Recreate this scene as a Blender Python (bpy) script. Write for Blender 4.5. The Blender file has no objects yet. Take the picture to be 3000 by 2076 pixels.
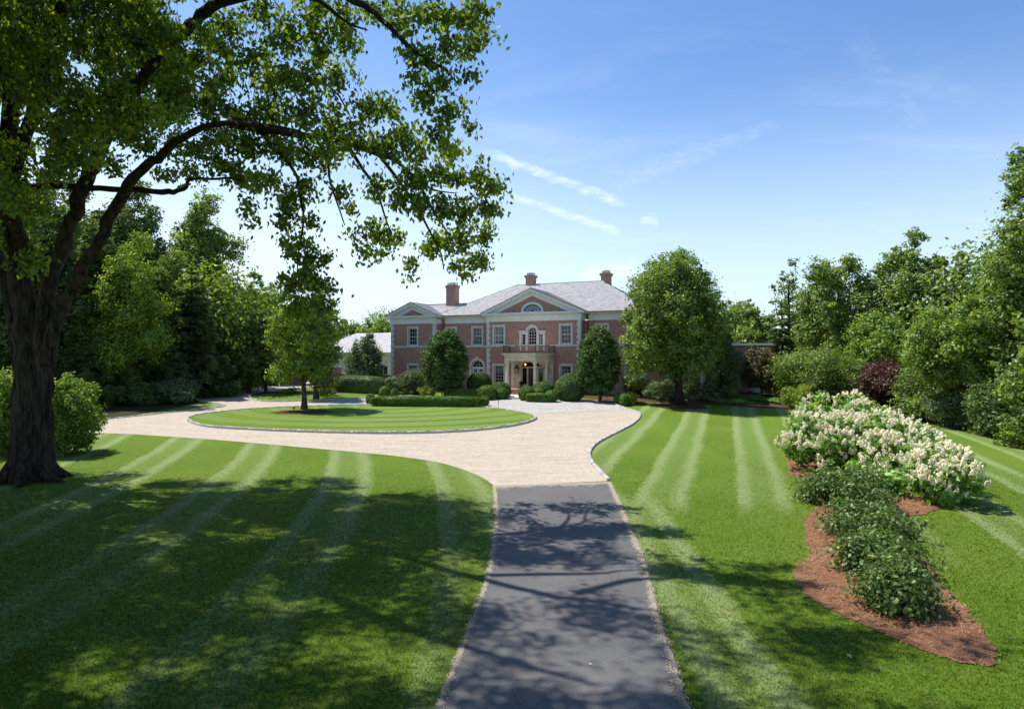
import bpy, bmesh, math, random
import numpy as np
from mathutils import Vector, Matrix, geometry
R = math.radians
S = bpy.context.scene
COL = S.collection
rng = np.random.default_rng(7)
random.seed(7)

# ------------------------------------------------------------------ camera, sky, sun, exposure
CZ = 5.45                      # camera height above the lower lawn
F, CX, HY = 1537.3, 1153.0, 809.0   # focal length, centre and eye level in the photograph's 2306 px frame
cam = bpy.data.cameras.new('camera'); camo = bpy.data.objects.new('camera', cam); COL.objects.link(camo)
cam.lens = 24; cam.sensor_width = 36; cam.sensor_fit = 'HORIZONTAL'
cam.shift_y = 11 / 2306; cam.clip_start = 0.1; cam.clip_end = 3000
camo.location = (0, 0, CZ); camo.rotation_euler = (R(90), 0, 0)
S.camera = camo

SUN_EL, SUN_AZ = R(60), R(-60)       # azimuth measured from +Y towards +X
sdir = Vector((math.sin(SUN_AZ) * math.cos(SUN_EL), math.cos(SUN_AZ) * math.cos(SUN_EL), math.sin(SUN_EL)))
sun = bpy.data.lights.new('sun', 'SUN'); suno = bpy.data.objects.new('sun', sun); COL.objects.link(suno)
sun.energy = 5.0; sun.angle = R(0.53); sun.color = (1.0, 0.95, 0.87)
suno.rotation_euler = sdir.to_track_quat('Z', 'Y').to_euler(); suno.location = (-30, 40, 60)

world = bpy.data.worlds.new('World'); S.world = world; world.use_nodes = True
S.view_settings.view_transform = 'Standard'; S.view_settings.look = 'None'
S.view_settings.gamma = 1.0; S.view_settings.use_curve_mapping = False
S.view_settings.exposure = 0.68
S.cycles.max_bounces = 8; S.cycles.transparent_max_bounces = 8
S.cycles.diffuse_bounces = 4; S.cycles.transmission_bounces = 4; S.cycles.glossy_bounces = 3
SKY_STRENGTH = 0.110


class NT:
    """tiny node builder"""
    def __init__(s, tree, clear=True):
        s.t = tree
        if clear: tree.nodes.clear()
    def n(s, typ, ins=None, **attrs):
        nd = s.t.nodes.new(typ)
        for k, v in attrs.items(): setattr(nd, k, v)
        for k, v in (ins or {}).items(): s.set(nd, k, v)
        return nd
    def set(s, nd, k, v):
        sock = nd.inputs[k]
        if hasattr(v, 'is_output') or isinstance(v, bpy.types.NodeSocket): s.t.links.new(v, sock)
        elif isinstance(v, bpy.types.Node): s.t.links.new(v.outputs[0], sock)
        else:
            if isinstance(v, tuple) and len(v) == 3 and sock.type == 'RGBA': v = (*v, 1)
            sock.default_value = v
    def m(s, op, a, b=None, c=None, clamp=False):
        nd = s.n('ShaderNodeMath', operation=op, use_clamp=clamp)
        for i, v in enumerate((a, b, c)):
            if v is not None: s.set(nd, i, v)
        return nd.outputs[0]
    def mix(s, f, a, b, blend='MIX'):
        nd = s.n('ShaderNodeMix', data_type='RGBA', blend_type=blend)
        s.set(nd, 0, f); s.set(nd, 6, a); s.set(nd, 7, b)
        return nd.outputs[2]
    def noise(s, vec, scale, detail=3, rough=.55, dist=0.0):
        nd = s.n('ShaderNodeTexNoise', {'Scale': scale, 'Detail': detail, 'Roughness': rough, 'Distortion': dist})
        if vec is not None: s.set(nd, 'Vector', vec)
        return nd.outputs[0]
    def smooth(s, x, a, b, lo=0.0, hi=1.0):
        nd = s.n('ShaderNodeMapRange', {'Value': x, 'From Min': a, 'From Max': b, 'To Min': lo, 'To Max': hi}, interpolation_type='SMOOTHSTEP')
        return nd.outputs[0]
    def ramp(s, f, stops):
        nd = s.n('ShaderNodeValToRGB', {'Fac': f}); cr = nd.color_ramp
        while len(cr.elements) < len(stops): cr.elements.new(0.5)
        for e, (p, c) in zip(cr.elements, stops): e.position = p; e.color = (*c, 1)
        return nd.outputs[0]


def build_sky():
    g = NT(world.node_tree)
    sky = g.n('ShaderNodeTexSky', sky_type='NISHITA', sun_disc=False, sun_elevation=SUN_EL, sun_rotation=SUN_AZ,
              altitude=150, air_density=1.0, dust_density=0.6, ozone_density=2.2)
    tc = g.n('ShaderNodeTexCoord').outputs['Generated']
    sp = g.n('ShaderNodeSeparateXYZ', {0: tc})
    x, y, z = sp.outputs
    col = g.mix(1.0, sky.outputs[0], (0.72, 0.90, 1.08), 'MULTIPLY')
    # thin cirrus: clouds drawn on a flat layer high above, seen in perspective
    zz = g.m('MAXIMUM', z, 0.03)
    cx, cy = g.m('DIVIDE', x, zz), g.m('DIVIDE', y, zz)
    cv = g.n('ShaderNodeCombineXYZ', {0: cx, 1: cy, 2: 0.0}).outputs[0]
    rot = g.n('ShaderNodeMapping', {'Vector': cv, 'Rotation': (0, 0, R(28)), 'Scale': (0.5, 1.1, 1)}).outputs[0]
    n1 = g.noise(rot, 1.1, 6, .6, .6)
    wisp = g.smooth(n1, .5, .85, 0, .22)
    # contrails: bands between two bearings on the sky, given as tangents (x/y, z/y)
    yy = g.m('MAXIMUM', y, 0.05)
    p, q = g.m('DIVIDE', x, yy), g.m('DIVIDE', z, yy)
    pv = g.n('ShaderNodeCombineXYZ', {0: p, 1: q, 2: 0.0}).outputs[0]
    nw = g.m('SUBTRACT', g.noise(pv, 34, 5, .62), .5)
    nfm = g.n('ShaderNodeMapping', {'Vector': pv, 'Rotation': (0, 0, R(-62)), 'Scale': (34, 130, 1)}).outputs[0]
    nf = g.noise(nfm, 1.0, 5, .7, .4)
    front = g.smooth(y, .1, .4)
    total = wisp
    def band(a, b, w0, w1, amp, wob=.012):
        nonlocal total
        ax, ay = (a[0] - CX) / F, (HY - a[1]) / F
        bx, by = (b[0] - CX) / F, (HY - b[1]) / F
        L = math.hypot(bx - ax, by - ay); ux, uy = (bx - ax) / L, (by - ay) / L
        dp, dq = g.m('SUBTRACT', p, ax), g.m('SUBTRACT', q, ay)
        t = g.m('DIVIDE', g.m('ADD', g.m('MULTIPLY', dp, ux), g.m('MULTIPLY', dq, uy)), L)
        d = g.m('ADD', g.m('MULTIPLY', dp, -uy), g.m('MULTIPLY', dq, ux))
        d = g.m('ADD', d, g.m('MULTIPLY', nw, wob))
        w = g.m('ADD', g.m('MULTIPLY', t, w1 - w0), w0)
        r = g.m('DIVIDE', g.m('ABSOLUTE', d), g.m('MAXIMUM', w, .001))
        v = g.smooth(r, 1.0, .15)
        ends = g.m('MULTIPLY', g.smooth(t, -.02, .25), g.smooth(t, 1.03, .9))
        v = g.m('MULTIPLY', g.m('MULTIPLY', v, ends), g.m('MULTIPLY', front, amp))
        v = g.m('MULTIPLY', v, g.smooth(nf, .32, .70, .12, 1))
        total = g.m('MAXIMUM', total, v)
    band((1060, 330), (1412, 462), .011, .010, .62, .024)
    band((1120, 430), (1398, 525), .006, .011, .60, .009)
    band((1340, 425), (1760, 275), .03, .012, .16, .03)
    band((1440, 500), (1482, 492), .012, .010, .5, .03)
    band((1290, 625), (1440, 600), .02, .02, .6, .03)
    band((1900, 60), (2080, 290), .035, .025, .09, .04)
    # milky air low down and towards the sun
    low = g.smooth(z, .40, .0, 0, .85)
    left = g.smooth(p, .30, -.6, 0, .75)
    veil = g.m('MULTIPLY', left, g.smooth(z, .55, .05))
    nz = g.smooth(g.noise(rot, .8, 4, .6, .4), .3, .75, .55, 1.25)
    hazef = g.m('MULTIPLY', g.m('ADD', low, g.m('MULTIPLY', veil, nz)), 1.0, clamp=True)
    white = (6.0, 6.8, 7.5)
    col = g.mix(g.m('MULTIPLY', hazef, .85), col, (5.6, 6.5, 7.3))
    col = g.mix(total, col, white)
    bg = g.n('ShaderNodeBackground', {'Color': col, 'Strength': SKY_STRENGTH})
    out = g.n('ShaderNodeOutputWorld'); g.t.links.new(bg.outputs[0], out.inputs[0])
build_sky()

# ------------------------------------------------------------------ terrain and helpers
KN = [(-40, 5.45), (0, 5.45), (15, 5.42), (21, 5.32), (27.5, 5.1), (43, 4.65), (55, 4.30), (62, 4.02), (66, 3.84), (70, 3.62), (74, 3.5), (90, 3.42), (140, 3.2), (700, 2.8)]
KD = np.array([k[0] for k in KN], float); KH = np.array([k[1] for k in KN], float)
_dd = np.linspace(-40, 700, 14801); _hh = np.interp(_dd, KD, KH)
_k = np.exp(-np.linspace(-2, 2, 81) ** 2); _k /= _k.sum()
_hh[60:-60] = np.convolve(_hh, _k, 'same')[60:-60]
def tz(x, y):
    x = np.asarray(x, float); y = np.asarray(y, float)
    e = np.clip(x - 11, 0, 60); e = 0.028 * e ** 1.05
    e = e * np.clip((75 - y) / 22, 0, 1)
    return CZ - np.interp(y, _dd, _hh) - e
def gp(px, py):
    """the ground point seen at a place of the 2306 px photograph"""
    lo, hi = 1.0, 400.0
    for _ in range(60):
        d = .5 * (lo + hi); x = (px - CX) / F * d; zr = CZ - (py - HY) / F * d
        if zr > tz(x, d): lo = d
        else: hi = d
    return Vector(((px - CX) / F * lo, lo, float(tz((px - CX) / F * lo, lo))))
def at(px, py, d):
    return Vector(((px - CX) / F * d, d, CZ - (py - HY) / F * d))
def ground(x, y): return Vector((x, y, float(tz(x, y))))

def link(o, parent=None):
    COL.objects.link(o)
    if parent is not None: o.parent = parent
    return o
def tag(o, label=None, cat=None, group=None, kind=None):
    if label: o['label'] = label
    if cat: o['category'] = cat
    if group: o['group'] = group
    if kind: o['kind'] = kind
    return o
def empty(name, loc, rz=0.0, label=None, cat=None, group=None):
    o = bpy.data.objects.new(name, None); o.location = loc; o.rotation_euler = (0, 0, rz); o.empty_display_size = .3
    link(o); return tag(o, label, cat, group)
def mobj(name, me, mats, parent=None, loc=None):
    o = bpy.data.objects.new(name, me)
    for mt in (mats if isinstance(mats, (list, tuple)) else [mats]): me.materials.append(mt)
    if loc is not None: o.location = loc
    return link(o, parent)
def fast_mesh(name, V, Q, tint=None, smooth=False, mat=None):
    """mesh from numpy arrays; Q is (M,3) or (M,4)"""
    me = bpy.data.meshes.new(name); V = np.asarray(V, np.float32); Q = np.asarray(Q, np.int32)
    k = Q.shape[1]; M = len(Q)
    me.vertices.add(len(V)); me.vertices.foreach_set('co', V.ravel())
    me.loops.add(M * k); me.loops.foreach_set('vertex_index', Q.ravel())
    me.polygons.add(M); me.polygons.foreach_set('loop_start', np.arange(0, M * k, k, dtype=np.int32))
    me.polygons.foreach_set('loop_total', np.full(M, k, np.int32))
    if smooth: me.polygons.foreach_set('use_smooth', np.ones(M, bool))
    if tint is not None:
        a = me.attributes.new('tint', 'FLOAT', 'FACE'); a.data.foreach_set('value', np.asarray(tint, np.float32))
    if mat is not None: me.polygons.foreach_set('material_index', np.asarray(mat, np.int32))
    me.update(calc_edges=True); me.validate()
    return me

class MB:
    """collects boxes, prisms, tubes and lathes into one mesh"""
    def __init__(s): s.v = []; s.f = []
    def add(s, vs, fs):
        b = len(s.v); s.v += [tuple(v) for v in vs]; s.f += [tuple(i + b for i in f) for f in fs]; return s
    def box(s, x0, x1, y0, y1, z0, z1):
        return s.add([(x0, y0, z0), (x1, y0, z0), (x1, y1, z0), (x0, y1, z0), (x0, y0, z1), (x1, y0, z1), (x1, y1, z1), (x0, y1, z1)],
                     [(0, 3, 2, 1), (4, 5, 6, 7), (0, 1, 5, 4), (1, 2, 6, 5), (2, 3, 7, 6), (3, 0, 4, 7)])
    def prism(s, poly, z0, z1):
        n = len(poly)
        s.add([(p[0], p[1], z0) for p in poly] + [(p[0], p[1], z1) for p in poly],
              [tuple(range(n - 1, -1, -1)), tuple(range(n, 2 * n))] + [(i, (i + 1) % n, n + (i + 1) % n, n + i) for i in range(n)])
        return s
    def prism_y(s, poly, y0, y1):
        """polygon in x,z (counter clockwise seen from -y) extruded in y"""
        n = len(poly)
        s.add([(p[0], y0, p[1]) for p in poly] + [(p[0], y1, p[1]) for p in poly],
              [tuple(range(n)), tuple(range(2 * n - 1, n - 1, -1))] + [((i + 1) % n, i, n + i, n + (i + 1) % n) for i in range(n)])
        return s
    def tube(s, pts, rad, k=6, cap=True):
        pts = [Vector(p) for p in pts]; n = len(pts)
        if not hasattr(rad, '__len__'): rad = [rad] * n
        vs = []; prev = None
        for i, p in enumerate(pts):
            t = (pts[min(i + 1, n - 1)] - pts[max(i - 1, 0)])
            t = t.normalized() if t.length > 1e-9 else Vector((0, 0, 1))
            if prev is None:
                a = t.cross(Vector((0, 0, 1)) if abs(t.z) < .9 else Vector((1, 0, 0))).normalized()
            else: a = (prev - t * prev.dot(t)).normalized()
            prev = a; b = t.cross(a)
            for j in range(k):
                w = 2 * math.pi * j / k; vs.append(p + (a * math.cos(w) + b * math.sin(w)) * rad[i])
        fs = [(i * k + j, i * k + (j + 1) % k, (i + 1) * k + (j + 1) % k, (i + 1) * k + j) for i in range(n - 1) for j in range(k)]
        if cap: fs += [tuple(range(k - 1, -1, -1)), tuple(range((n - 1) * k, n * k))]
        return s.add(vs, fs)
    def lathe(s, prof, c=(0, 0, 0), k=16):
        vs = [(c[0] + r * math.cos(2 * math.pi * j / k), c[1] + r * math.sin(2 * math.pi * j / k), c[2] + z) for r, z in prof for j in range(k)]
        n = len(prof)
        fs = [(i * k + j, i * k + (j + 1) % k, (i + 1) * k + (j + 1) % k, (i + 1) * k + j) for i in range(n - 1) for j in range(k)]
        fs += [tuple(range(k - 1, -1, -1)), tuple(range((n - 1) * k, n * k))]
        return s.add(vs, fs)
    def mesh(s, name, smooth=False):
        me = bpy.data.meshes.new(name); me.from_pydata(s.v, [], s.f); me.update()
        if smooth: me.polygons.foreach_set('use_smooth', [True] * len(me.polygons))
        return me
    def build(s, name, mat, parent=None, smooth=False, loc=None): return mobj(name, s.mesh(name, smooth), mat, parent, loc)

# ------------------------------------------------------------------ materials
def mat(name):
    m = bpy.data.materials.new(name); m.use_nodes = True; g = NT(m.node_tree)
    return m, g
def finish(g, shader): 
    o = g.n('ShaderNodeOutputMaterial'); g.t.links.new(shader if not isinstance(shader, bpy.types.Node) else shader.outputs[0], o.inputs[0])
def pbr(g, col, rough=.8, bump=None, bs=.3, bd=.02, spec=.3, metal=0.0):
    ins = {'Base Color': col, 'Roughness': rough, 'Specular IOR Level': spec, 'Metallic': metal}
    p = g.n('ShaderNodeBsdfPrincipled', ins)
    if bump is not None:
        b = g.n('ShaderNodeBump', {'Height': bump, 'Strength': bs, 'Distance': bd}); g.t.links.new(b.outputs[0], p.inputs['Normal'])
    finish(g, p)
def pos(g): return g.n('ShaderNodeNewGeometry').outputs['Position']
def objc(g): return g.n('ShaderNodeTexCoord').outputs['Object']

def plain(name, c, rough=.6, var=.12, scale=3.0, spec=.3, metal=0.0, bump=.0):
    m, g = mat(name); v = objc(g)
    n = g.noise(v, scale, 5, .6)
    lo = tuple(x * (1 - var) for x in c); hi = tuple(min(1, x * (1 + var)) for x in c)
    n2 = g.noise(v, scale * 14, 3, .6)
    col = g.mix(g.smooth(n, .3, .7), lo, hi)
    pbr(g, col, rough, n2 if bump else None, bump, .01, spec, metal)
    return m

def leaf_mat(name, dark, mid, light, trans=.45, gloss=.06, tr_tint=(1.5, 1.35, .35)):
    m, g = mat(name)
    a = g.n('ShaderNodeAttribute', attribute_name='tint').outputs['Fac']
    n = g.noise(pos(g), .9, 2)
    f = g.m('ADD', a, g.m('MULTIPLY', g.m('SUBTRACT', n, .5), .5), clamp=True)
    col = g.ramp(f, [(0, dark), (.5, mid), (1, light)])
    d = g.n('ShaderNodeBsdfDiffuse', {'Color': col})
    tcol = g.mix(1.0, col, tr_tint, 'MULTIPLY')
    t = g.n('ShaderNodeBsdfTranslucent', {'Color': tcol})
    mx = g.n('ShaderNodeMixShader', {0: trans}); g.t.links.new(d.outputs[0], mx.inputs[1]); g.t.links.new(t.outputs[0], mx.inputs[2])
    gl = g.n('ShaderNodeBsdfGlossy', {'Color': (.55, .65, .45), 'Roughness': .5})
    m2 = g.n('ShaderNodeMixShader', {0: gloss}); g.t.links.new(mx.outputs[0], m2.inputs[1]); g.t.links.new(gl.outputs[0], m2.inputs[2])
    finish(g, m2); return m

M = {}
M['leaf_near'] = leaf_mat('maple_leaf', (.024, .054, .005), (.088, .160, .012), (.240, .330, .022), .58)
M['leaf_mid'] = leaf_mat('tree_leaf', (.060, .112, .022), (.130, .215, .038), (.240, .325, .072), .50)
M['leaf_lite'] = leaf_mat('bright_leaf', (.075, .140, .024), (.145, .245, .036), (.260, .360, .060), .46)
M['leaf_yell'] = leaf_mat('yellow_leaf', (0.078, 0.143, 0.016), (0.156, 0.260, 0.019), (0.260, 0.364, 0.039), .40)
M['leaf_dark'] = leaf_mat('evergreen_leaf', (.045, .088, .024), (.088, .150, .038), (.150, .220, .065), .34, .04)
M['leaf_blue'] = leaf_mat('needle', (.050, .095, .034), (.098, .160, .056), (.165, .230, .090), .34, .04)
M['leaf_grey'] = leaf_mat('grey_leaf', (0.059, 0.105, 0.045), (0.111, 0.171, 0.077), (0.194, 0.260, 0.127), .3, .05)
M['leaf_box'] = leaf_mat('box_leaf', (.040, .092, .013), (.088, .178, .022), (.165, .265, .040), .30, .04)
M['leaf_boxd'] = leaf_mat('yew_leaf', (.026, .064, .017), (.058, .122, .027), (.110, .190, .046), .26, .05)
M['leaf_lime'] = leaf_mat('lime_leaf', (0.090, 0.156, 0.017), (0.180, 0.264, 0.026), (0.288, 0.384, 0.048), .35, .04)
M['leaf_red'] = leaf_mat('red_leaf', (.040, .018, .018), (.080, .030, .032), (.150, .055, .052), .36, .05, (1.4, .8, .7))
M['leaf_bronze'] = leaf_mat('bronze_leaf', (0.049, 0.042, 0.020), (0.105, 0.084, 0.035), (0.182, 0.140, 0.063), .35, .05, (1.3, 1.0, .5))
M['leaf_hyd'] = leaf_mat('hydrangea_leaf', (0.064, 0.144, 0.025), (0.134, 0.270, 0.047), (0.252, 0.406, 0.090), .36, .05)
M['leaf_vib'] = leaf_mat('viburnum_leaf', (.036, .075, .018), (.080, .140, .034), (.150, .215, .070), .35, .05)
M['leaf_cover'] = leaf_mat('cover_leaf', (0.060, 0.135, 0.027), (0.120, 0.225, 0.053), (0.195, 0.315, 0.090), .3, .05)
M['bloom'] = leaf_mat('hydrangea_bloom', (.62, .54, .30), (.84, .77, .52), (.90, .86, .70), .2, .02, (1, 1, .9))

def bark_mat(name, a, b, sc=6):
    m, g = mat(name); v = pos(g)
    mp = g.n('ShaderNodeMapping', {'Vector': v, 'Scale': (1, 1, .18)}).outputs[0]
    n = g.noise(mp, sc, 6, .65, .8); n2 = g.noise(v, 1.2, 3)
    col = g.mix(g.smooth(n, .35, .68), a, b)
    col = g.mix(g.smooth(n2, .55, .8, 0, .5), col, (.055, .065, .04))
    pbr(g, col, .95, n, .9, .08, .1); return m
M['bark'] = bark_mat('bark', (.012, .009, .007), (.060, .047, .037))
M['bark2'] = bark_mat('grey_bark', (.04, .032, .026), (.13, .11, .09), 9)

def lawn_mat(name, mode, blade=False):
    m, g = mat(name); v = pos(g)
    sp = g.n('ShaderNodeSeparateXYZ', {0: v}); x, y, z = sp.outputs
    wob = g.m('MULTIPLY', g.m('SUBTRACT', g.noise(v, .16, 2), .5), .55)
    fuzz = g.m('MULTIPLY', g.m('SUBTRACT', g.noise(v, 5.0, 3, .7), .5), .75)
    wf = g.m('ADD', wob, fuzz)
    def bands(s, period, off, width, lw):
        """f in 0..1: inside of the mown band; e: pale edges"""
        t = g.m('MULTIPLY', g.m('FRACT', g.m('DIVIDE', g.m('SUBTRACT', s, off), period)), period)
        inside = g.m('MULTIPLY', g.smooth(t, 0, .25), g.smooth(t, width + .1, width - .15))
        e1 = g.smooth(g.m('ABSOLUTE', g.m('SUBTRACT', t, .25)), lw + .12, .05)
        e2 = g.smooth(g.m('ABSOLUTE', g.m('SUBTRACT', t, width - .2)), lw + .12, .05)
        return inside, g.m('MAXIMUM', e1, e2)
    if mode == 'lawn':
        y3 = g.m('SUBTRACT', y, 30.0)
        sl = g.m('ADD', g.m('ADD', x, g.m('MULTIPLY', y3, .187)), g.m('MULTIPLY', g.m('MULTIPLY', y3, y3), .0049))
        sl = g.m('ADD', sl, wf)
        i1, e1 = bands(sl, 4.75, -12.7 - .35, 2.0, .42)
        nf_ = g.smooth(y, 15, 28, .42, 1.0); i1 = g.m('MULTIPLY', i1, nf_); e1 = g.m('MULTIPLY', e1, nf_)
        sr = g.m('ADD', g.m('SUBTRACT', x, g.m('MULTIPLY', g.m('SUBTRACT', y, 26.9), .315)), wf)
        i2, e2 = bands(sr, 3.85, 5.2 - .2, 1.95, .40)
        # turning strip beside the drive on the right
        s3 = g.m('ADD', g.m('SUBTRACT', x, g.m('ADD', 4.15, g.m('MULTIPLY', g.m('SUBTRACT', y, 17.), .05))), wf)
        d3 = g.m('ABSOLUTE', s3)
        i3 = g.smooth(d3, .95, .6); e3 = g.m('MULTIPLY', g.smooth(g.m('ABSOLUTE', g.m('SUBTRACT', d3, .5)), .45, .1), .9)
        right = g.smooth(x, 1.0, 1.4)
        far = g.smooth(y, 25.5, 22.5)      # bands end where the mower turned
        nearr = g.m('MULTIPLY', far, g.smooth(x, 14, 11))
        i2 = g.m('MULTIPLY', i2, g.m('SUBTRACT', 1.0, nearr)); e2 = g.m('MULTIPLY', e2, g.m('SUBTRACT', 1.0, nearr))
        s3ok = g.smooth(y, 27, 24)
        i2 = g.m('MAXIMUM', i2, g.m('MULTIPLY', i3, s3ok)); e2 = g.m('MAXIMUM', e2, g.m('MULTIPLY', e3, s3ok))
        inn = g.n('ShaderNodeMix', data_type='FLOAT'); g.set(inn, 0, right); g.set(inn, 2, i1); g.set(inn, 3, i2)
        edg = g.n('ShaderNodeMix', data_type='FLOAT'); g.set(edg, 0, right); g.set(edg, 2, e1); g.set(edg, 3, e2)
        inn, edg = inn.outputs[0], edg.outputs[0]
        cut = g.smooth(y, 66, 60); inn = g.m('MULTIPLY', inn, cut); edg = g.m('MULTIPLY', edg, cut)
    else:
        cx, cy, k = mode
        dx = g.m('SUBTRACT', x, cx); dy = g.m('MULTIPLY', g.m('SUBTRACT', y, cy), k)
        rr = g.m('SQRT', g.m('ADD', g.m('MULTIPLY', dx, dx), g.m('MULTIPLY', dy, dy)))
        rr = g.m('ADD', rr, g.m('MULTIPLY', wf, .8))
        inn, edg = bands(rr, 3.3, 1.6, 1.6, .36)
        fade = g.smooth(x, cx - 8, cx + 2, .35, 1.0); edg = g.m('MULTIPLY', g.m('MULTIPLY', edg, fade), .62); inn = g.m('MULTIPLY', inn, .8)
    big = g.noise(v, .12, 3); n1 = g.noise(v, 1.6, 4, .6); n2 = g.noise(v, 26, 3, .7); n3 = g.noise(v, 90, 2, .7)
    base = g.mix(g.smooth(big, .3, .7), (.084, .150, .009), (.116, .178, .016))
    col = g.mix(g.m('MULTIPLY', inn, .75), base, (.140, .205, .045))
    col = g.mix(g.m('MULTIPLY', edg, g.smooth(n2, .25, .7, .25, .80)), col, (.26, .32, .14))
    col = g.mix(g.smooth(n1, .5, .85, 0, .45), col, (.150, .19, .050))
    col = g.mix(g.smooth(n2, .45, .3, 0, .55), col, (.030, .085, .006))
    col = g.mix(g.smooth(n3, .55, .75, 0, .45), col, (.19, .27, .07))
    n4 = g.noise(v, 7.0, 4, .75); col = g.mix(g.smooth(n4, .52, .70, 0, .38), col, (.17, .235, .065)); col = g.mix(g.smooth(n4, .46, .32, 0, .42), col, (.045, .105, .008))
    n6 = g.noise(v, .5, 5, .7); col = g.mix(g.smooth(n6, .58, .74, 0, .30), col, (.21, .22, .075))
    if not blade:
        pbr(g, col, .9, g.m('ADD', n2, g.m('MULTIPLY', n3, .6)), .8, .05, .12); return m
    bump = g.n('ShaderNodeCombineXYZ', {0: 0.0, 1: 0.0, 2: 1.0}).outputs[0]
    d = g.n('ShaderNodeBsdfDiffuse', {'Color': col, 'Normal': bump}); t = g.n('ShaderNodeBsdfTranslucent', {'Color': col})
    mx = g.n('ShaderNodeMixShader', {0: .35}); g.t.links.new(d.outputs[0], mx.inputs[1]); g.t.links.new(t.outputs[0], mx.inputs[2]); finish(g, mx)
    return m

def gravel_mat():
    m, g = mat('gravel'); v = pos(g)
    vo = g.n('ShaderNodeTexVoronoi', {'Vector': v, 'Scale': 26.0}); c = vo.outputs['Color']
    sc = g.n('ShaderNodeSeparateColor', {0: c}).outputs[0]
    col = g.ramp(sc, [(0, (.25, .21, .158)), (.5, (.38, .33, .265)), (1, (.50, .445, .37))])
    n = g.noise(v, .35, 4, .6); n2 = g.noise(v, 9, 4, .7)
    col = g.mix(g.smooth(n, .35, .7, 0, .35), col, (.35, .30, .25))
    # wheel tracks: raked gravel along the loop
    mp = g.n('ShaderNodeMapping', {'Vector': v, 'Rotation': (0, 0, R(-24)), 'Scale': (.25, 2.2, 1)}).outputs[0]
    tr = g.noise(mp, 1.6, 5, .7, .5)
    col = g.mix(g.smooth(tr, .48, .66, 0, .75), col, (.27, .225, .168))
    n5 = g.noise(v, 2.2, 5, .75); col = g.mix(g.smooth(n5, .5, .72, 0, .4), col, (.52, .46, .375))
    col = g.mix(g.smooth(n2, .62, .8, 0, .5), col, (.30, .26, .21))
    pbr(g, col, .95, g.m('ADD', vo.outputs['Distance'], n2), .5, .03, .1); return m
M['gravel'] = gravel_mat()
def asphalt_mat():
    m, g = mat('asphalt'); v = pos(g)
    n = g.noise(v, 70, 3, .8); n1 = g.noise(v, .5, 4); 
    col = g.mix(g.smooth(n, .35, .7), (.062, .061, .060), (.128, .126, .123))
    col = g.mix(g.smooth(n1, .4, .75, 0, .5), col, (.125, .122, .120))
    st = g.n('ShaderNodeTexVoronoi', {'Vector': v, 'Scale': 1.1}, feature='DISTANCE_TO_EDGE').outputs['Distance']
    crack = g.m('MULTIPLY', g.smooth(st, .012, .0), g.smooth(g.noise(v, .35, 2), .50, .56))
    col = g.mix(g.m('MULTIPLY', crack, .5), col, (.02, .02, .022))
    sp = g.smooth(g.noise(v, 38, 2, .5), .74, .80); col = g.mix(g.m('MULTIPLY', sp, .55), col, (.30, .28, .26))
    pbr(g, col, .85, n, .5, .01, .25); return m
M['asphalt'] = asphalt_mat()
def cobble_mat():
    m, g = mat('cobble_setts'); v = pos(g)
    mp = g.n('ShaderNodeMapping', {'Vector': v, 'Rotation': (0, 0, R(23.8))}).outputs[0]
    b = g.n('ShaderNodeTexBrick', {'Vector': mp, 'Color1': (.25, .245, .24), 'Color2': (.46, .445, .43), 'Mortar': (.15, .14, .13), 'Scale': 1.0,
            'Mortar Size': .018, 'Brick Width': .24, 'Row Height': .15, 'Mortar Smooth': .3})
    n = g.noise(v, 2.0, 4, .7)
    col = g.mix(g.smooth(n, .35, .7, 0, .5), b.outputs[0], (.43, .40, .37))
    pbr(g, col, .9, b.outputs['Fac'], -.5, .02, .2); return m
M['cobble'] = cobble_mat()
def soil_mat(name, a, b, c, sc=14):
    m, g = mat(name); v = pos(g)
    n = g.noise(v, sc, 5, .75); n1 = g.noise(v, .7, 3)
    col = g.ramp(n, [(.25, a), (.5, b), (.78, c)])
    col = g.mix(g.smooth(n1, .4, .8, 0, .35), col, a)
    pbr(g, col, .95, n, .9, .06, .05); return m
M['straw'] = soil_mat('pine_straw', (.085, .038, .020), (.235, .118, .066), (.42, .25, .15), 26)
M['mulch'] = soil_mat('bark_mulch', (.040, .022, .014), (.085, .048, .030), (.15, .085, .055), 12)
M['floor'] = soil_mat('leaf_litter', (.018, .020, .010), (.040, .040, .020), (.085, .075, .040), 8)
M['strand'] = leaf_mat('straw_strand', (.17, .075, .035), (.34, .165, .085), (.52, .31, .18), .15, .03, (1, .9, .7))
M['edge'] = soil_mat('edge_grit', (.23, .20, .145), (.42, .37, .285), (.58, .53, .43), 30)
M['stonekerb'] = plain('kerb_granite', (.43, .41, .37), .85, .25, 9, .2, 0, .4)

def brick_mat():
    m, g = mat('brick'); v = objc(g)
    sp = g.n('ShaderNodeSeparateXYZ', {0: v})
    h = g.m('ADD', sp.outputs[0], sp.outputs[1])
    uv = g.n('ShaderNodeCombineXYZ', {0: h, 1: sp.outputs[2], 2: 0.0}).outputs[0]
    b = g.n('ShaderNodeTexBrick', {'Vector': uv, 'Color1': (.28, .115, .082), 'Color2': (.46, .225, .165), 'Mortar': (.44, .40, .36), 'Scale': 1.0,
            'Mortar Size': .0075, 'Brick Width': .215, 'Row Height': .075, 'Mortar Smooth': .2, 'Bias': 0.0})
    n = g.noise(v, .8, 4, .6); n2 = g.noise(uv, 7, 2)
    col = g.mix(g.smooth(n, .5, .85, 0, .35), b.outputs[0], (.46, .27, .21))
    col = g.mix(g.smooth(n2, .55, .75, 0, .5), col, (.15, .075, .065))
    pbr(g, col, .9, b.outputs['Fac'], -.5, .012, .15); return m
M['brick'] = brick_mat()
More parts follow.
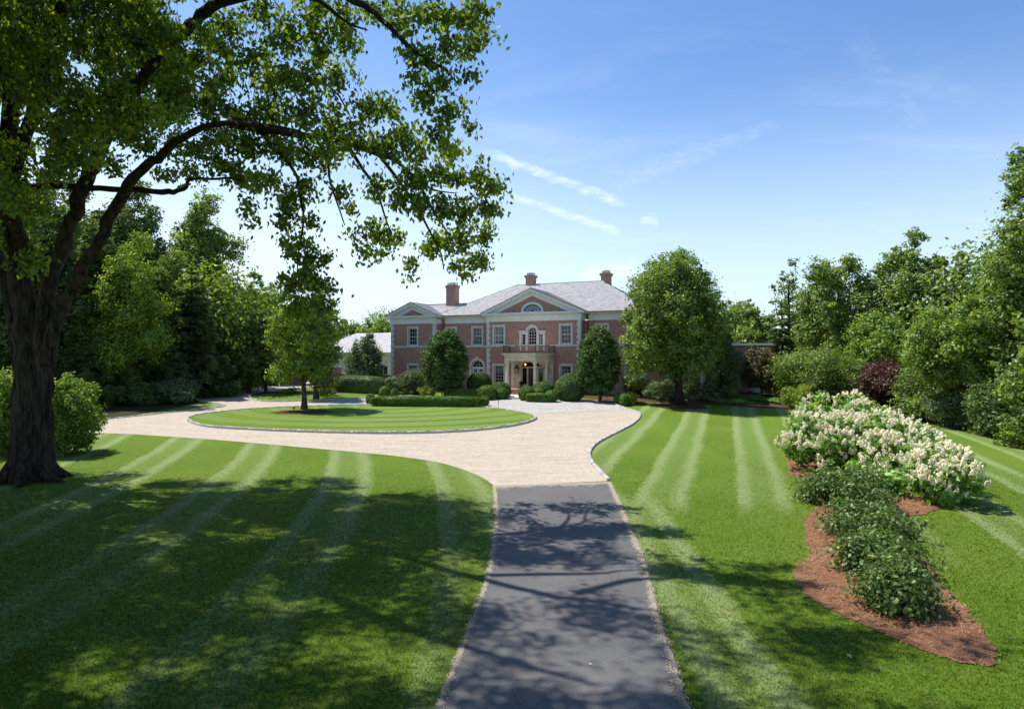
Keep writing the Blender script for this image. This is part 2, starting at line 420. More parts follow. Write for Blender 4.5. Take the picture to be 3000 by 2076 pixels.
def slate_mat(name, a, b, c):
    m, g = mat(name)
    t = g.n('ShaderNodeAttribute', attribute_name='tint').outputs['Fac']; v = objc(g)
    n = g.noise(v, .5, 4, .6); n2 = g.noise(v, 5, 3)
    col = g.ramp(t, [(0, a), (.5, b), (1, c)])
    col = g.mix(g.smooth(n, .5, .8, 0, .4), col, (.44, .41, .385))
    pbr(g, col, .7, n2, .2, .01, .35); return m
M['slate'] = slate_mat('slate', (.33, .325, .325), (.42, .412, .405), (.51, .50, .49))
M['slate_lit'] = slate_mat('sunlit_slate', (.50, .50, .52), (.60, .60, .61), (.68, .68, .68))  # paler copy of slate: fuller sun on the garage roof put into its colour
M['white'] = plain('white_paint', (.74, .75, .74), .5, .05, 2, .4)
M['trim'] = plain('stone_trim', (.60, .60, .57), .8, .12, 4, .25, 0, .2)
M['cream'] = plain('cream_limestone', (.70, .62, .50), .85, .14, 3, .2, 0, .2)
M['whitewall'] = plain('white_brick', (.66, .66, .65), .8, .08, 6, .2, 0, .3)
M['iron'] = plain('black_iron', (.022, .020, .020), .5, .2, 5, .4)
M['copper'] = plain('brown_copper', (.085, .050, .035), .5, .3, 2, .4, .3)
M['door'] = plain('mahogany_door', (.055, .018, .012), .35, .3, 6, .5)
M['blind'] = plain('window_blind', (.58, .60, .55), .9, .05, 2, .1)
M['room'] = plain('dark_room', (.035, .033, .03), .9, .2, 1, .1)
M['patio'] = plain('patio_stone', (.60, .55, .48), .85, .10, 2.5, .2, 0, .2)
M['brickstep'] = plain('brick_step', (.34, .21, .165), .9, .25, 8, .1, 0, .3)
M['blue'] = plain('blue_sign', (.10, .18, .55), .4, .1, 2)
M['pipe'] = plain('dark_pipe', (.03, .03, .03), .6, .1, 5)
M['flagstone'] = plain('flagstone', (.40, .39, .38), .85, .2, 4, .2, 0, .3)
def glass_mat():
    m, g = mat('window_glass')
    t = g.n('ShaderNodeBsdfTransparent', {'Color': (.72, .76, .74)}); gl = g.n('ShaderNodeBsdfGlossy', {'Roughness': .03, 'Color': (.9, .95, .95)})
    f = g.n('ShaderNodeFresnel', {'IOR': 1.5}).outputs[0]
    mx = g.n('ShaderNodeMixShader', {0: g.m('MULTIPLY', f, .75, clamp=True)}); g.t.links.new(t.outputs[0], mx.inputs[1]); g.t.links.new(gl.outputs[0], mx.inputs[2])
    finish(g, mx); return m
M['glass'] = glass_mat()
def lamp_mat():
    m, g = mat('lamp_flame'); e = g.n('ShaderNodeEmission', {'Color': (1, .50, .16), 'Strength': 5.0}); finish(g, e); return m
M['flame'] = lamp_mat()

# ------------------------------------------------------------------ ground sheets
def px2w(pts): return [gp(*p) for p in pts]
def smooth_loop(pts, n=4, closed=True):
    """Catmull-Rom through world points"""
    P = [Vector((p[0], p[1])) for p in pts]; N = len(P); out = []
    for i in range(N if closed else N - 1):
        if closed: a, b, c, d = P[i - 1], P[i], P[(i + 1) % N], P[(i + 2) % N]
        else: a, b, c, d = P[max(i - 1, 0)], P[i], P[i + 1], P[min(i + 2, N - 1)]
        for k in range(n):
            t = k / n
            out.append(.5 * ((2 * b) + (c - a) * t + (2 * a - 5 * b + 4 * c - d) * t * t + (3 * b - a - 3 * c + d) * t ** 3))
    if not closed: out.append(P[-1])
    return out
def inside(poly, X, Y):
    P = np.array([(p[0], p[1]) for p in poly]); res = np.zeros(len(X), bool); j = len(P) - 1
    for i in range(len(P)):
        xi, yi = P[i]; xj, yj = P[j]
        c = ((yi > Y) != (yj > Y)) & (X < (xj - xi) * (Y - yi) / (yj - yi + 1e-12) + xi)
        res ^= c; j = i
    return res
def sheet(name, poly, mt, lift, step=1.5, kind='structure', skirt=0.0):
    xs = [p[0] for p in poly]; ys = [p[1] for p in poly]
    gx, gy = np.meshgrid(np.arange(min(xs), max(xs), step) + .37, np.arange(min(ys), max(ys), step) + .41)
    X, Y = gx.ravel(), gy.ravel(); k = inside(poly, X, Y); X, Y = X[k], Y[k]
    pts = [Vector((p[0], p[1])) for p in poly] + [Vector((a, b)) for a, b in zip(X, Y)]
    n = len(poly)
    v, e, f, *_ = geometry.delaunay_2d_cdt(pts, [(i, (i + 1) % n) for i in range(n)], [], 1, 1e-5)
    V = [(p.x, p.y, float(tz(p.x, p.y)) + lift) for p in v]; Fc = [tuple(q) for q in f]
    Fc = [q if (Vector((V[q[1]][0] - V[q[0]][0], V[q[1]][1] - V[q[0]][1])).cross(Vector((V[q[2]][0] - V[q[0]][0], V[q[2]][1] - V[q[0]][1]))) > 0) else q[::-1] for q in Fc]
    me = bpy.data.meshes.new(name); me.from_pydata(V, [], Fc); me.update()
    o = mobj(name, me, mt); return tag(o, kind=kind)

def z8(x, y): return ((2200 + x / 1.774) / 1.301, (1100 + y / 1.774) / 1.301)
# island
ISL = [(425, 944), (434, 953), (470, 962), (560, 968), (700, 974), (850, 977), (960, 976), (1050, 972), (1120, 965), (1170, 957), (1199, 948), (1206, 941), (1193, 934),
       (1150, 926), (1100, 920), (1040, 917), (960, 915), (880, 914), (800, 914), (700, 917), (600, 921), (520, 927), (450, 936)]
isl = smooth_loop(px2w(ISL), 4)
# kerbed edges of the drive
HOUSE_EDGE = [(562, 892), (566, 898), (585, 903), (615, 904.5), (657, 904), (733, 901), (824, 896), (862, 892), (900, 892), (1000, 894.5), (1015, 895)]
RIGHT_EDGE = [(1231, 900), (1300, 902), (1370, 904), (1391, 906), (1386, 911), (1409, 920), (1430, 926), (1441, 933), (1438, 943), (1425, 955), (1400, 969), (1370, 984), (1345, 998), (1331, 1012), (1327, 1027), (1335, 1045), (1350, 1062), (1371, 1083)]
LEFT_UP = [(90, 962), (150, 955), (215, 947), (330, 935), (420, 925), (480, 919), (506, 914.5), (495, 910), (450, 904), (446, 897), (490, 889), (531, 883.5), (567, 877), (615, 870)]
LAWN_TOP = [(1113, 1095), (1090, 1078), (1050, 1060), (990, 1042), (900, 1028), (800, 1018), (700, 1009), (600, 1000), (480, 990), (380, 983), (300, 978), (225, 975), (120, 972), (60, 968)]
e_house = smooth_loop(px2w(HOUSE_EDGE), 4, False); e_right = smooth_loop(px2w(RIGHT_EDGE), 4, False)
e_left = smooth_loop(px2w(LEFT_UP), 4, False); e_lawn = smooth_loop(px2w(LAWN_TOP), 4, False)
back = [Vector((-30, 100)), Vector((-24, 100))]
gravel_poly = e_lawn + e_left + back + e_house + e_right
sheet('gravel_drive', gravel_poly, M['gravel'], .012, 1.5)
cob = px2w([(720, 903), (733, 902), (824, 897), (862, 893), (1000, 895.5), (1015, 896), (1231, 901), (1370, 905), (1390, 908), (1388, 912), (1406, 921), (1383, 925), (1290, 929), (1185, 932.5), (1100, 925), (830, 919), (760, 914)])
sheet('cobble_court', cob, M['cobble'], .024, 1.2)
AL = [(1113, 1095), (1118, 1150), (1114, 1220), (1099, 1300), (1075, 1370), (1045, 1450), (1012, 1535), (988, 1596)]
AR = [(1545, 1596), (1520, 1510), (1491, 1430), (1467, 1345), (1449, 1270), (1421, 1200), (1398, 1145), (1372, 1087)]
al = px2w(AL); ar = px2w(AR)
al = al + [al[-1] + Vector((-.25, -3.5, 0)), al[-1] + Vector((-.7, -14, 0))]; ar = [ar[0] + Vector((-.3, -14, 0)), ar[0] + Vector((0.05, -3.5, 0))] + ar
al = smooth_loop(al, 5, False); ar = smooth_loop(ar, 5, False)
sheet('asphalt_drive', al + ar, M['asphalt'], .026, 1.2)
# crumbling pale grit along the asphalt
def strip(name, line, w0, w1, mt, lift, jit=.05, kind='structure'):
    P = []
    for i, p in enumerate(line):
        t = (line[min(i + 1, len(line) - 1)] - line[max(i - 1, 0)]).normalized(); nrm = Vector((t.y, -t.x))
        P.append((p - nrm * (w0 + random.uniform(-jit, jit)), p + nrm * (w1 + random.uniform(-jit, jit))))
    V = []; Fc = []
    for a, b in P:
        V += [(a.x, a.y, float(tz(a.x, a.y)) + lift), (b.x, b.y, float(tz(b.x, b.y)) + lift)]
    for i in range(len(P) - 1): Fc.append((2 * i, 2 * i + 1, 2 * i + 3, 2 * i + 2))
    me = bpy.data.meshes.new(name); me.from_pydata(V, [], Fc); me.update()
    return tag(mobj(name, me, mt), kind=kind)
def dens(line, step=.25):
    out = [line[0]]
    for a, b in zip(line, line[1:]):
        n = max(1, int((b - a).length / step))
        out += [a.lerp(b, (k + 1) / n) for k in range(n)]
    return out
strip('verge_grit', dens(ar, .12), .02, .04, M['edge'], .032, .03)
strip('verge_grit', dens(al, .12), .02, .03, M['edge'], .032, .02)

# ground
def axis(lo, hi, fine0, fine1, fs, growth=1.18):
    a = list(np.arange(fine0, fine1, fs)); s = fs; v = fine1
    while v < hi: a.append(v); s *= growth; v += s
    a.append(hi); s = fs; v = fine0 - fs; pre = []
    while v > lo: pre.append(v); s *= growth; v -= s
    pre.append(lo); return np.array(pre[::-1] + a)
gx_, gy_ = axis(-700, 700, -40, 45, 1.3), axis(-60, 1000, -2, 95, 1.1)
GX, GY = np.meshgrid(gx_, gy_); V = np.stack([GX, GY, tz(GX, np.clip(GY, -40, 690))], -1).reshape(-1, 3)
nx, ny = len(gx_), len(gy_); ii = (np.arange(ny - 1)[:, None] * nx + np.arange(nx - 1)[None]).ravel()
ICX = sum(p.x for p in isl) / len(isl); ICY = sum(p.y for p in isl) / len(isl)
M['lawn'] = lawn_mat('lawn_grass', 'lawn'); M['blade'] = lawn_mat('grass_blade', 'lawn', True); M['lawn_island'] = lawn_mat('island_grass', (-11.0, 60.0, 1.15))
tag(mobj('ground', fast_mesh('ground', V, np.stack([ii, ii + 1, ii + nx + 1, ii + nx], 1), smooth=True), M['lawn']), kind='structure')
tag(sheet('island_lawn', isl, M['lawn_island'], .11, 1.2), kind='structure')

# kerb stones
def stone_mesh(k):
    r = random.Random(k); b = MB(); L, W, H = .5, .5, .5
    j = lambda s: r.uniform(-s, s)
    lower = [(-L + j(.03), -W, -H), (L + j(.03), -W, -H), (L + j(.03), W, -H), (-L + j(.03), W, -H)]
    mid = [(x * .99 + j(.03), y * .98 + j(.03), .30 + j(.06)) for x, y, _ in lower]
    top = [(x * .86 + j(.05), y * .80 + j(.06), .5 + j(.07)) for x, y, _ in lower]
    v = lower + mid + top
    f = [(8, 9, 10, 11)] + [(a + i, a + (i + 1) % 4, a + 4 + (i + 1) % 4, a + 4 + i) for a in (0, 4) for i in range(4)]
    b.add(v, f); me = b.mesh('kerb_stone'); me.materials.append(M['stonekerb']); return me
STONES = [stone_mesh(k) for k in range(6)]
def kerb(name, line, closed, length, width, height, z_extra=0.0):
    root = empty(name, ground(line[0].x, line[0].y)); tag(root, kind='structure')
    P = list(line) + ([line[0]] if closed else [])
    tot = sum((b - a).length for a, b in zip(P, P[1:])); n = int(tot / length)
    n = min(n, 298); step = tot / n; base = root.location
    acc = 0; i = 0
    for k in range(n):
        tgt = (k + .5) * step
        while i < len(P) - 2 and acc + (P[i + 1] - P[i]).length < tgt: acc += (P[i + 1] - P[i]).length; i += 1
        seg = P[i + 1] - P[i]; t = (tgt - acc) / max(seg.length, 1e-6); p = P[i].lerp(P[i + 1], t)
        o = bpy.data.objects.new('kerb_stone', STONES[k % 6]); link(o, root)
        zg = float(tz(p.x, p.y)); hh = height + random.uniform(-.012, .012)
        o.location = (p.x - base.x + random.uniform(-.012, .012), p.y - base.y + random.uniform(-.012, .012), zg + hh / 2 - .03 + z_extra - base.z)
        o.rotation_euler = (random.uniform(-.03, .03), random.uniform(-.03, .03), math.atan2(seg.y, seg.x) + random.uniform(-.05, .05) + (math.pi if k % 2 else 0))
        o.scale = (step * random.uniform(.88, .96), width * random.uniform(.9, 1.1), hh + .06)
    return root
kerb('island_kerb', isl, True, .30, .17, .17)
kerb('court_kerb', e_house, False, .30, .16, .12)
kerb('lawn_kerb', e_right, False, .30, .18, .11)
kerb('wood_kerb', e_left[4:], False, .30, .15, .09)

# beds
BED = [z8(*p) for p in [(200, 500), (250, 535), (345, 590), (340, 680), (285, 762), (288, 840), (310, 915), (300, 945), (245, 982), (232, 1050), (290, 1140), (380, 1200), (500, 1260), (640, 1320), (800, 1390),
       (950, 1450), (1080, 1490), (1200, 1508), (1262, 1500), (1255, 1420), (1200, 1320), (1130, 1230), (1050, 1150), (990, 1090), (940, 1000), (900, 950), (830, 905), (770, 850), (760, 740), (900, 720), (1080, 650), (1130, 560), (930, 400), (700, 230), (480, 170), (300, 200), (190, 330)]]
bed = [p + Vector((random.uniform(-.05, .05), random.uniform(-.06, .06))) for p in smooth_loop(px2w(BED), 8)]
sheet('straw_bed', bed, M['straw'], .02, .6)
def ring(name, c, rx, ry, mt, lift=.03, n=22):
    ph = [random.uniform(.82, 1.15) for _ in range(n)]
    return sheet(name, [Vector((c[0] + rx * ph[k] * math.cos(2 * math.pi * k / n), c[1] + ry * ph[k] * math.sin(2 * math.pi * k / n))) for k in range(n)], mt, lift, .6)

# ------------------------------------------------------------------ the house (local frame: x along the front, y backwards, z up)
HOUSE_Z = CZ - 3.5
house = empty('brick_mansion', (2.17, 73.0, HOUSE_Z), R(-23.8), 'two storey red brick mansion with white pediments and grey slate roof behind the circle', 'house')
E = 3.5     # camera height above the house's ground; heights below are z_eye + E

def poly_wall(name, outer, holes, y, depth, mt, parent, reveal=None):
    """wall face in the x,z plane at y with real holes and reveals going back by depth"""
    loops = [[Vector((a, b, 0)) for a, b in outer]] + [[Vector((a, b, 0)) for a, b in h] for h in holes]
    flat = [p for l in loops for p in l]
    tris = geometry.tessellate_polygon(loops)
    V = [(p.x, y, p.y) for p in flat]; Fc = []
    for t in tris:
        a, b, c = (flat[i] for i in t)
        Fc.append(tuple(t) if (b - a).cross(c - a).z > 0 else tuple(reversed(t)))
    base = len(flat); k = len(loops[0])
    for h in loops[1:]:
        n = len(h); s = len(V); V += [(p.x, y, p.y) for p in h] + [(p.x, y + depth, p.y) for p in h]
        for i in range(n): Fc.append((s + i, s + (i + 1) % n, s + n + (i + 1) % n, s + n + i))
    me = bpy.data.meshes.new(name); me.from_pydata(V, [], Fc); me.update()
    return mobj(name, me, mt, parent)
def rect(x0, x1, z0, z1): return [(x0, z0), (x1, z0), (x1, z1), (x0, z1)]
def arch(cx, hw, z0, zs, rise, n=14):
    return [(cx - hw, z0), (cx + hw, z0)] + [(cx + hw * math.cos(math.pi * i / n), zs + rise * math.sin(math.pi * i / n)) for i in range(n + 1)]
PANES = {}
def pane_obj(w, h, x, y, z, parent, poly=None):
    key = (round(w, 3), round(h, 3)) if poly is None else None
    if key is not None and key in PANES: me = PANES[key]
    else:
        b = MB()
        if poly is None: b.box(-w / 2, w / 2, 0, .008, -h / 2, h / 2)
        else: b.prism_y(poly, 0, .008)
        me = b.mesh('pane'); me.materials.append(M['glass'])
        if key is not None: PANES[key] = me
    o = bpy.data.objects.new('pane', me); o.location = (x, y, z); link(o, parent); return o
def surround(b, x0, x1, z0, z1, wd, y0, y1, bottom=False):
    b.box(x0 - wd, x0, y0, y1, z0, z1); b.box(x1, x1 + wd, y0, y1, z0, z1); b.box(x0 - wd, x1 + wd, y0 - .004, y1, z1, z1 + wd)
def sash_window(cx, y, z0, z1, w, cols=3, rows=4, blind=None, sur=.2, hw_sur=True, mid=True, parent=house):
    """opening x: cx-w/2..cx+w/2; returns the opening for the wall"""
    x0, x1 = cx - w / 2, cx + w / 2; yr = y + .17
    f = MB(); fw = .075
    f.box(x0, x0 + fw, yr, yr + .07, z0, z1); f.box(x1 - fw, x1, yr, yr + .07, z0, z1)
    f.box(x0 + fw, x1 - fw, yr, yr + .07, z1 - fw, z1); f.box(x0 + fw, x1 - fw, yr - .02, yr + .07, z0, z0 + fw + .03)
    gx0, gx1, gz0, gz1 = x0 + fw, x1 - fw, z0 + fw + .03, z1 - fw
    if mid: zm = (gz0 + gz1) / 2; f.box(gx0, gx1, yr - .012, yr + .05, zm - .03, zm + .03)
    bw = .014
    for i in range(1, cols):
        xx = gx0 + (gx1 - gx0) * i / cols; f.box(xx - bw, xx + bw, yr + .006, yr + .04, gz0, gz1)
    for j in range(1, rows):
        if mid and j * 2 == rows: continue
        zz = gz0 + (gz1 - gz0) * j / rows; f.box(gx0, gx1, yr + .008, yr + .038, zz - bw, zz + bw)
    wo = f.build('window', M['white'], parent)
    if hw_sur:
        s = MB(); surround(s, x0, x1, z0 - .16, z1, sur, y - .035, y + .05); s.build('surround', M['trim'], wo)
    s = MB(); s.box(x0 - sur - .03, x1 + sur + .03, y - .09, yr - .01, z0 - .16, z0 - .01); s.build('sill', M['trim'], wo)
    pw, ph = (gx1 - gx0) / cols, (gz1 - gz0) / rows
    for i in range(cols):
        for j in range(rows): pane_obj(pw, ph, gx0 + pw * (i + .5), yr + .025, gz0 + ph * (j + .5), wo)
    if blind is not None:
        zb = gz1 - (gz1 - gz0) * blind; s = MB(); n = 9
        for k in range(n):   # softly folded shade
            a, c = gx0 + (gx1 - gx0) * k / n, gx0 + (gx1 - gx0) * (k + 1) / n
            s.box(a, c, yr + .10 + .012 * (k % 2), yr + .125 + .012 * (k % 2), zb, gz1 + .05)
        s.build('blind', M['blind'], wo)
    return rect(x0, x1, z0, z1)
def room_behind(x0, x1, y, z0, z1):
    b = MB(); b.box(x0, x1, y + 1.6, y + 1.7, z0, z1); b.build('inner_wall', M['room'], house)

ZT = 4.1 + E      # top of the brick, underside of the frieze
ZC = 5.0 + E      # top of the cornice
P0, P1 = 0.0, 1.4 # front planes: projecting blocks, recessed blocks
holes_c, holes_l, holes_r, holes_lw, holes_rw = [], [], [], [], []
WW = 1.12; W2A, W2B = 1.62 + E, 3.58 + E
# centre block windows
holes_c.append(sash_window(-3.94, P0, W2A, W2B, WW, blind=.86))
holes_c.append(sash_window(3.78, P0, W2A, W2B, WW))
holes_c.append(sash_window(-3.94, P0, -2.62 + E, -.66 + E, WW, 3, 5, blind=.36, mid=False))
holes_c.append(sash_window(3.78, P0, -2.62 + E, -.66 + E, WW, 3, 5, mid=False))
# left and right wings
for cx, hs, bl in ((-14.93, holes_lw, .55), (14.93, holes_rw, None)):
    hs.append(sash_window(cx, P0, W2A, W2B, WW)); hs.append(sash_window(cx, P0, -2.45 + E, -.66 + E, WW, 3, 4, blind=bl))
hyphen_x = {-1: (-7.28, -10.66), 1: (7.28, 10.66)}
for sd, hs in ((-1, holes_l), (1, holes_r)):
    for k, cx in enumerate(hyphen_x[sd]): hs.append(sash_window(cx, P1, W2A, W2B, WW, blind=.97 if k == 0 else .3))

def arch_door(cx, y, z0, zs, hw):
    """french doors under a fanlight in a stone arch"""
    yr = y + .2; f = MB(); n = 16
    def arc(r, z=zs): return [(cx + r * math.cos(math.pi * i / n), z + r * math.sin(math.pi * i / n)) for i in range(n + 1)]
    o, i_ = arc(hw), arc(hw - .085)
    for k in range(n): f.prism_y([i_[k], o[k], o[k + 1], i_[k + 1]], yr, yr + .07)
    f.box(cx - hw, cx + hw, yr - .01, yr + .08, zs - .13, zs)                      # transom
    f.box(cx - hw, cx - hw + .09, yr, yr + .07, z0, zs - .13); f.box(cx + hw - .09, cx + hw, yr, yr + .07, z0, zs - .13)
    for sx in (-1, 1):
        a, b_ = sorted((cx + sx * .02, cx + sx * (hw - .09)))
        f.box(a, a + .13, yr + .01, yr + .06, z0, zs - .13); f.box(b_ - .13, b_, yr + .01, yr + .06, z0, zs - .13)
        f.box(a + .13, b_ - .13, yr + .01, yr + .06, z0, z0 + .62); f.box(a + .13, b_ - .13, yr + .01, yr + .06, zs - .25, zs - .13)
        f.box(a + .18, b_ - .18, yr, yr + .02, z0 + .12, z0 + .5)
        zz = z0 + .62
        for j in (1, 2, 3): q = zz + (zs - .25 - zz) * j / 4; f.box(a + .13, b_ - .13, yr + .02, yr + .05, q - .012, q + .012)
        xm = (a + b_) / 2; f.box(xm - .012, xm + .012, yr + .022, yr + .048, zz, zs - .25)
    ri = hw - .085
    for ang in (36, 72, 108, 144):
        c, s = math.cos(R(ang)), math.sin(R(ang)); w = .013
        f.prism_y([(cx + .25 * c + w * s, zs + .25 * s - w * c), (cx + ri * c + w * s, zs + ri * s - w * c), (cx + ri * c - w * s, zs + ri * s + w * c), (cx + .25 * c - w * s, zs + .25 * s + w * c)], yr + .02, yr + .05)
    a1, a2 = arc(.235), arc(.265)
    for k in range(n): f.prism_y([a1[k], a2[k], a2[k + 1], a1[k + 1]], yr + .02, yr + .05)
    d = f.build('french_door', M['white'], house)
    for k in range(5):
        t0, t1 = math.pi * k / 5, math.pi * (k + 1) / 5
        pts = [(.25 * math.cos(t0), .25 * math.sin(t0))] + [(ri * math.cos(t0 + (t1 - t0) * q / 3), ri * math.sin(t0 + (t1 - t0) * q / 3)) for q in range(4)] + [(.25 * math.cos(t1), .25 * math.sin(t1))]
        pane_obj(0, 0, cx, yr + .035, zs, d, pts)
    for sx in (-1, 1):
        a, b_ = sorted((cx + sx * .02, cx + sx * (hw - .09))); a += .13; b_ -= .13; zz = z0 + .62; hh = (zs - .25 - zz) / 4
        for i in range(2):
            for j in range(4): pane_obj((b_ - a) / 2, hh, a + (b_ - a) * (i + .5) / 2, yr + .035, zz + hh * (j + .5), d)
    s = MB(); ro = hw + .26; A, B = arc(hw), arc(ro)
    for k in range(n): s.prism_y([A[k], B[k], B[k + 1], A[k + 1]], y - .04, y + .05)
    s.box(cx - ro, cx - hw, y - .04, y + .05, z0, zs); s.box(cx + hw, cx + ro, y - .04, y + .05, z0, zs)
    s.build('surround', M['cream'], d)
    s = MB(); s.prism_y([(cx - .10, zs + hw + .02), (cx + .10, zs + hw + .02), (cx + .16, zs + ro + .17), (cx - .16, zs + ro + .17)], y - .09, y - .045); s.build('keystone', M['cream'], d)
    return arch(cx, hw, z0, zs, hw, n)
for sd, hs in ((-1, holes_l), (1, holes_r)):
    for cx in hyphen_x[sd]: hs.append(arch_door(cx, P1, -3.2 + E, -.84 + E, .74))

# Venetian window over the porch
def venetian(cx, y):
    zb, zs, hw = 1.56 + E, 2.95 + E, .50; yr = y + .15; f = MB(); n = 16
    def arc(r): return [(cx + r * math.cos(math.pi * i / n), zs + r * math.sin(math.pi * i / n)) for i in range(n + 1)]
    A, B = arc(hw - .07), arc(hw)
    for k in range(n): f.prism_y([A[k], B[k], B[k + 1], A[k + 1]], yr, yr + .07)
    f.box(cx - hw, cx - hw + .07, yr, yr + .07, zb, zs); f.box(cx + hw - .07, cx + hw, yr, yr + .07, zb, zs); f.box(cx - hw + .07, cx + hw - .07, yr, yr + .07, zb, zb + .07)
    gx = hw - .07
    for t in (-1, 1): f.box(cx + t * gx / 3 - .013, cx + t * gx / 3 + .013, yr + .01, yr + .04, zb + .07, zs)
    for j in range(1, 5): q = zb + .07 + (zs - zb - .07) * j / 4; f.box(cx - gx, cx + gx, yr + .012, yr + .038, q - .013, q + .013)
    for ang in (36, 72, 108, 144):
        c, s = math.cos(R(ang)), math.sin(R(ang)); w = .012; r0 = .17
        f.prism_y([(cx + r0 * c + w * s, zs + r0 * s - w * c), (cx + gx * c + w * s, zs + gx * s - w * c), (cx + gx * c - w * s, zs + gx * s + w * c), (cx + r0 * c - w * s, zs + r0 * s + w * c)], yr + .01, yr + .04)
    a1, a2 = arc(.16), arc(.185)
    for k in range(n): f.prism_y([a1[k], a2[k], a2[k + 1], a1[k + 1]], yr + .011, yr + .039)
    hs = [arch(cx, hw, zb, zs, hw, n)]
    SX = 1.02; sw = .20; st = 2.72 + E
    for t in (-1, 1):
        a, b_ = cx + t * SX - sw, cx + t * SX + sw
        f.box(a, a + .06, yr, yr + .07, zb, st); f.box(b_ - .06, b_, yr, yr + .07, zb, st); f.box(a + .06, b_ - .06, yr, yr + .07, st - .06, st); f.box(a + .06, b_ - .06, yr, yr + .07, zb, zb + .06)
        for j in range(1, 4): q = zb + .06 + (st - zb - .12) * j / 4; f.box(a + .06, b_ - .06, yr + .01, yr + .04, q - .012, q + .012)
        hs.append(rect(a, b_, zb, st))
    wo = f.build('venetian_window', M['white'], house)
    ph = (zs - zb - .07) / 4
    for i in range(3):
        for j in range(4): pane_obj(gx * 2 / 3, ph, cx - gx + gx * 2 / 3 * (i + .5), yr + .025, zb + .07 + ph * (j + .5), wo)
    for k in range(5):
        t0, t1 = math.pi * k / 5, math.pi * (k + 1) / 5
        pts = [(.17 * math.cos(t0), .17 * math.sin(t0))] + [(gx * math.cos(t0 + (t1 - t0) * q / 3), gx * math.sin(t0 + (t1 - t0) * q / 3)) for q in range(4)] + [(.17 * math.cos(t1), .17 * math.sin(t1))]
        pane_obj(0, 0, cx, yr + .025, zs, wo, pts)
    for t in (-1, 1):
        for j in range(4): hh = (st - zb - .12) / 4; pane_obj(2 * sw - .12, hh, cx + t * SX, yr + .025, zb + .06 + hh * (j + .5), wo)
    s = MB()     # stone order around it
    for t in (-1, 1):
        for q in (hw + .0, SX + sw):
            a, b_ = sorted((cx + t * q, cx + t * (q + .26))); s.box(a, b_, y - .07, y + .04, zb - .14, st)
        a, b_ = sorted((cx + t * hw, cx + t * (SX + sw + .32))); s.box(a, b_, y - .08, y + .04, st, st + .26); s.box(a - .02, b_ + .02, y - .15, y + .04, st + .26, st + .36)
        a, b_ = sorted((cx + t * (SX - .2), cx + t * (SX + .46))); s.box(a - .0, b_, y - .075, y + .04, zb - .14, zb - .02)
        for q in (hw + .13, SX + sw + .13): s.box(cx + t * q - .09, cx + t * q + .09, y - .08, y + .03, zb - .62, zb - .16)
    A, B = arc(hw), arc(hw + .26)
    for k in range(n): s.prism_y([A[k], B[k], B[k + 1], A[k + 1]], y - .07, y + .04)
    for t in (-1, 1):
        a, b_ = sorted((cx + t * hw, cx + t * (hw + .26))); s.box(a, b_, y - .067, y + .04, st + .36, zs)
    s.build('surround', M['trim'], wo)
    s = MB(); s.box(cx - 1.6, cx + 1.6, y - .16, y + .14, zb - .14, zb - .01); s.build('sill', M['trim'], wo)
    return hs
holes_c += venetian(0.0, P0)
# entrance opening: door, side lights and an elliptical fan light behind the porch
DZ = -3.1 + E
door_hole = [(-1.28, DZ), (1.28, DZ)] + [(1.28 * math.cos(math.pi * i / 18), -.92 + E + .62 * math.sin(math.pi * i / 18)) for i in range(19)]
holes_c.append(door_hole)

ZB = -.9
def brick_block(x0, x1, y, holes, left_ret, right_ret):
    w = poly_wall('wall', rect(x0, x1, ZB, ZT), holes, y, .24, M['brick'], house)
    s = MB()
    if right_ret: s.add([(x1, y, ZB), (x1, y + right_ret, ZB), (x1, y + right_ret, ZT), (x1, y, ZT)], [(0, 1, 2, 3)])
    if s.v: s.build('return_wall', M['brick'], house); s = MB()
    if left_ret: s.add([(x0, y, ZB), (x0, y + left_ret, ZB), (x0, y + left_ret, ZT), (x0, y, ZT)], [(3, 2, 1, 0)])
    if s.v: s.build('return_wall', M['brick'], house)
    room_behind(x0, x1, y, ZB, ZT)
brick_block(-5.4, 5.4, P0, holes_c, P1, P1)
brick_block(-11.94, -5.4, P1, holes_l, 0, 0)
brick_block(5.4, 11.94, P1, holes_r, 0, 0)
brick_block(-17.9, -11.94, P0, holes_lw, 11, P1)
brick_block(11.94, 17.9, P0, holes_rw, P1, 11)

# quoins, string course, entablature
def quoins(x, side, y, tag_right=False):
    """stones wrapping a corner at x; side -1: the wall lies to the right"""
    n = 25; h = (ZT - (-.3)) / n
    for k in range(n):
        wd = .42 if k % 2 else .30; dp = .30 if k % 2 else .42
        z0 = -.3 + k * h
        if z0 < 1.54 + E and z0 + h > 1.36 + E: continue
        b = MB()
        a, c = (x - .025, x + wd) if side < 0 else (x - wd, x + .025)
        b.box(a, c, y - .025, y + dp, z0 + .006, z0 + h - .006)
        o = b.build('quoin', M['trim'], house)
quoins(-5.4, -1, P0); quoins(5.4, 1, P0); quoins(-17.9, -1, P0); quoins(-11.94, 1, P0); quoins(11.94, -1, P0); quoins(17.9, 1, P0)
def course(x0, x1, y0, y1): b = MB(); b.box(x0, x1, y0, y1, 1.37 + E, 1.55 + E); b.build('string_course', M['trim'], house)
course(-17.95, -11.89, P0 - .045, .02); course(11.89, 17.95, P0 - .045, .02); course(-5.45, -2.0, P0 - .045, .02); course(2.0, 5.45, P0 - .045, .02)
for a, c in ((-11.85, -5.45), (5.45, 11.85)): course(a, c, P1 - .045, P1 + .02)
for xx in (-11.94, 5.4): course(xx, xx + .045, .03, P1 - .05)

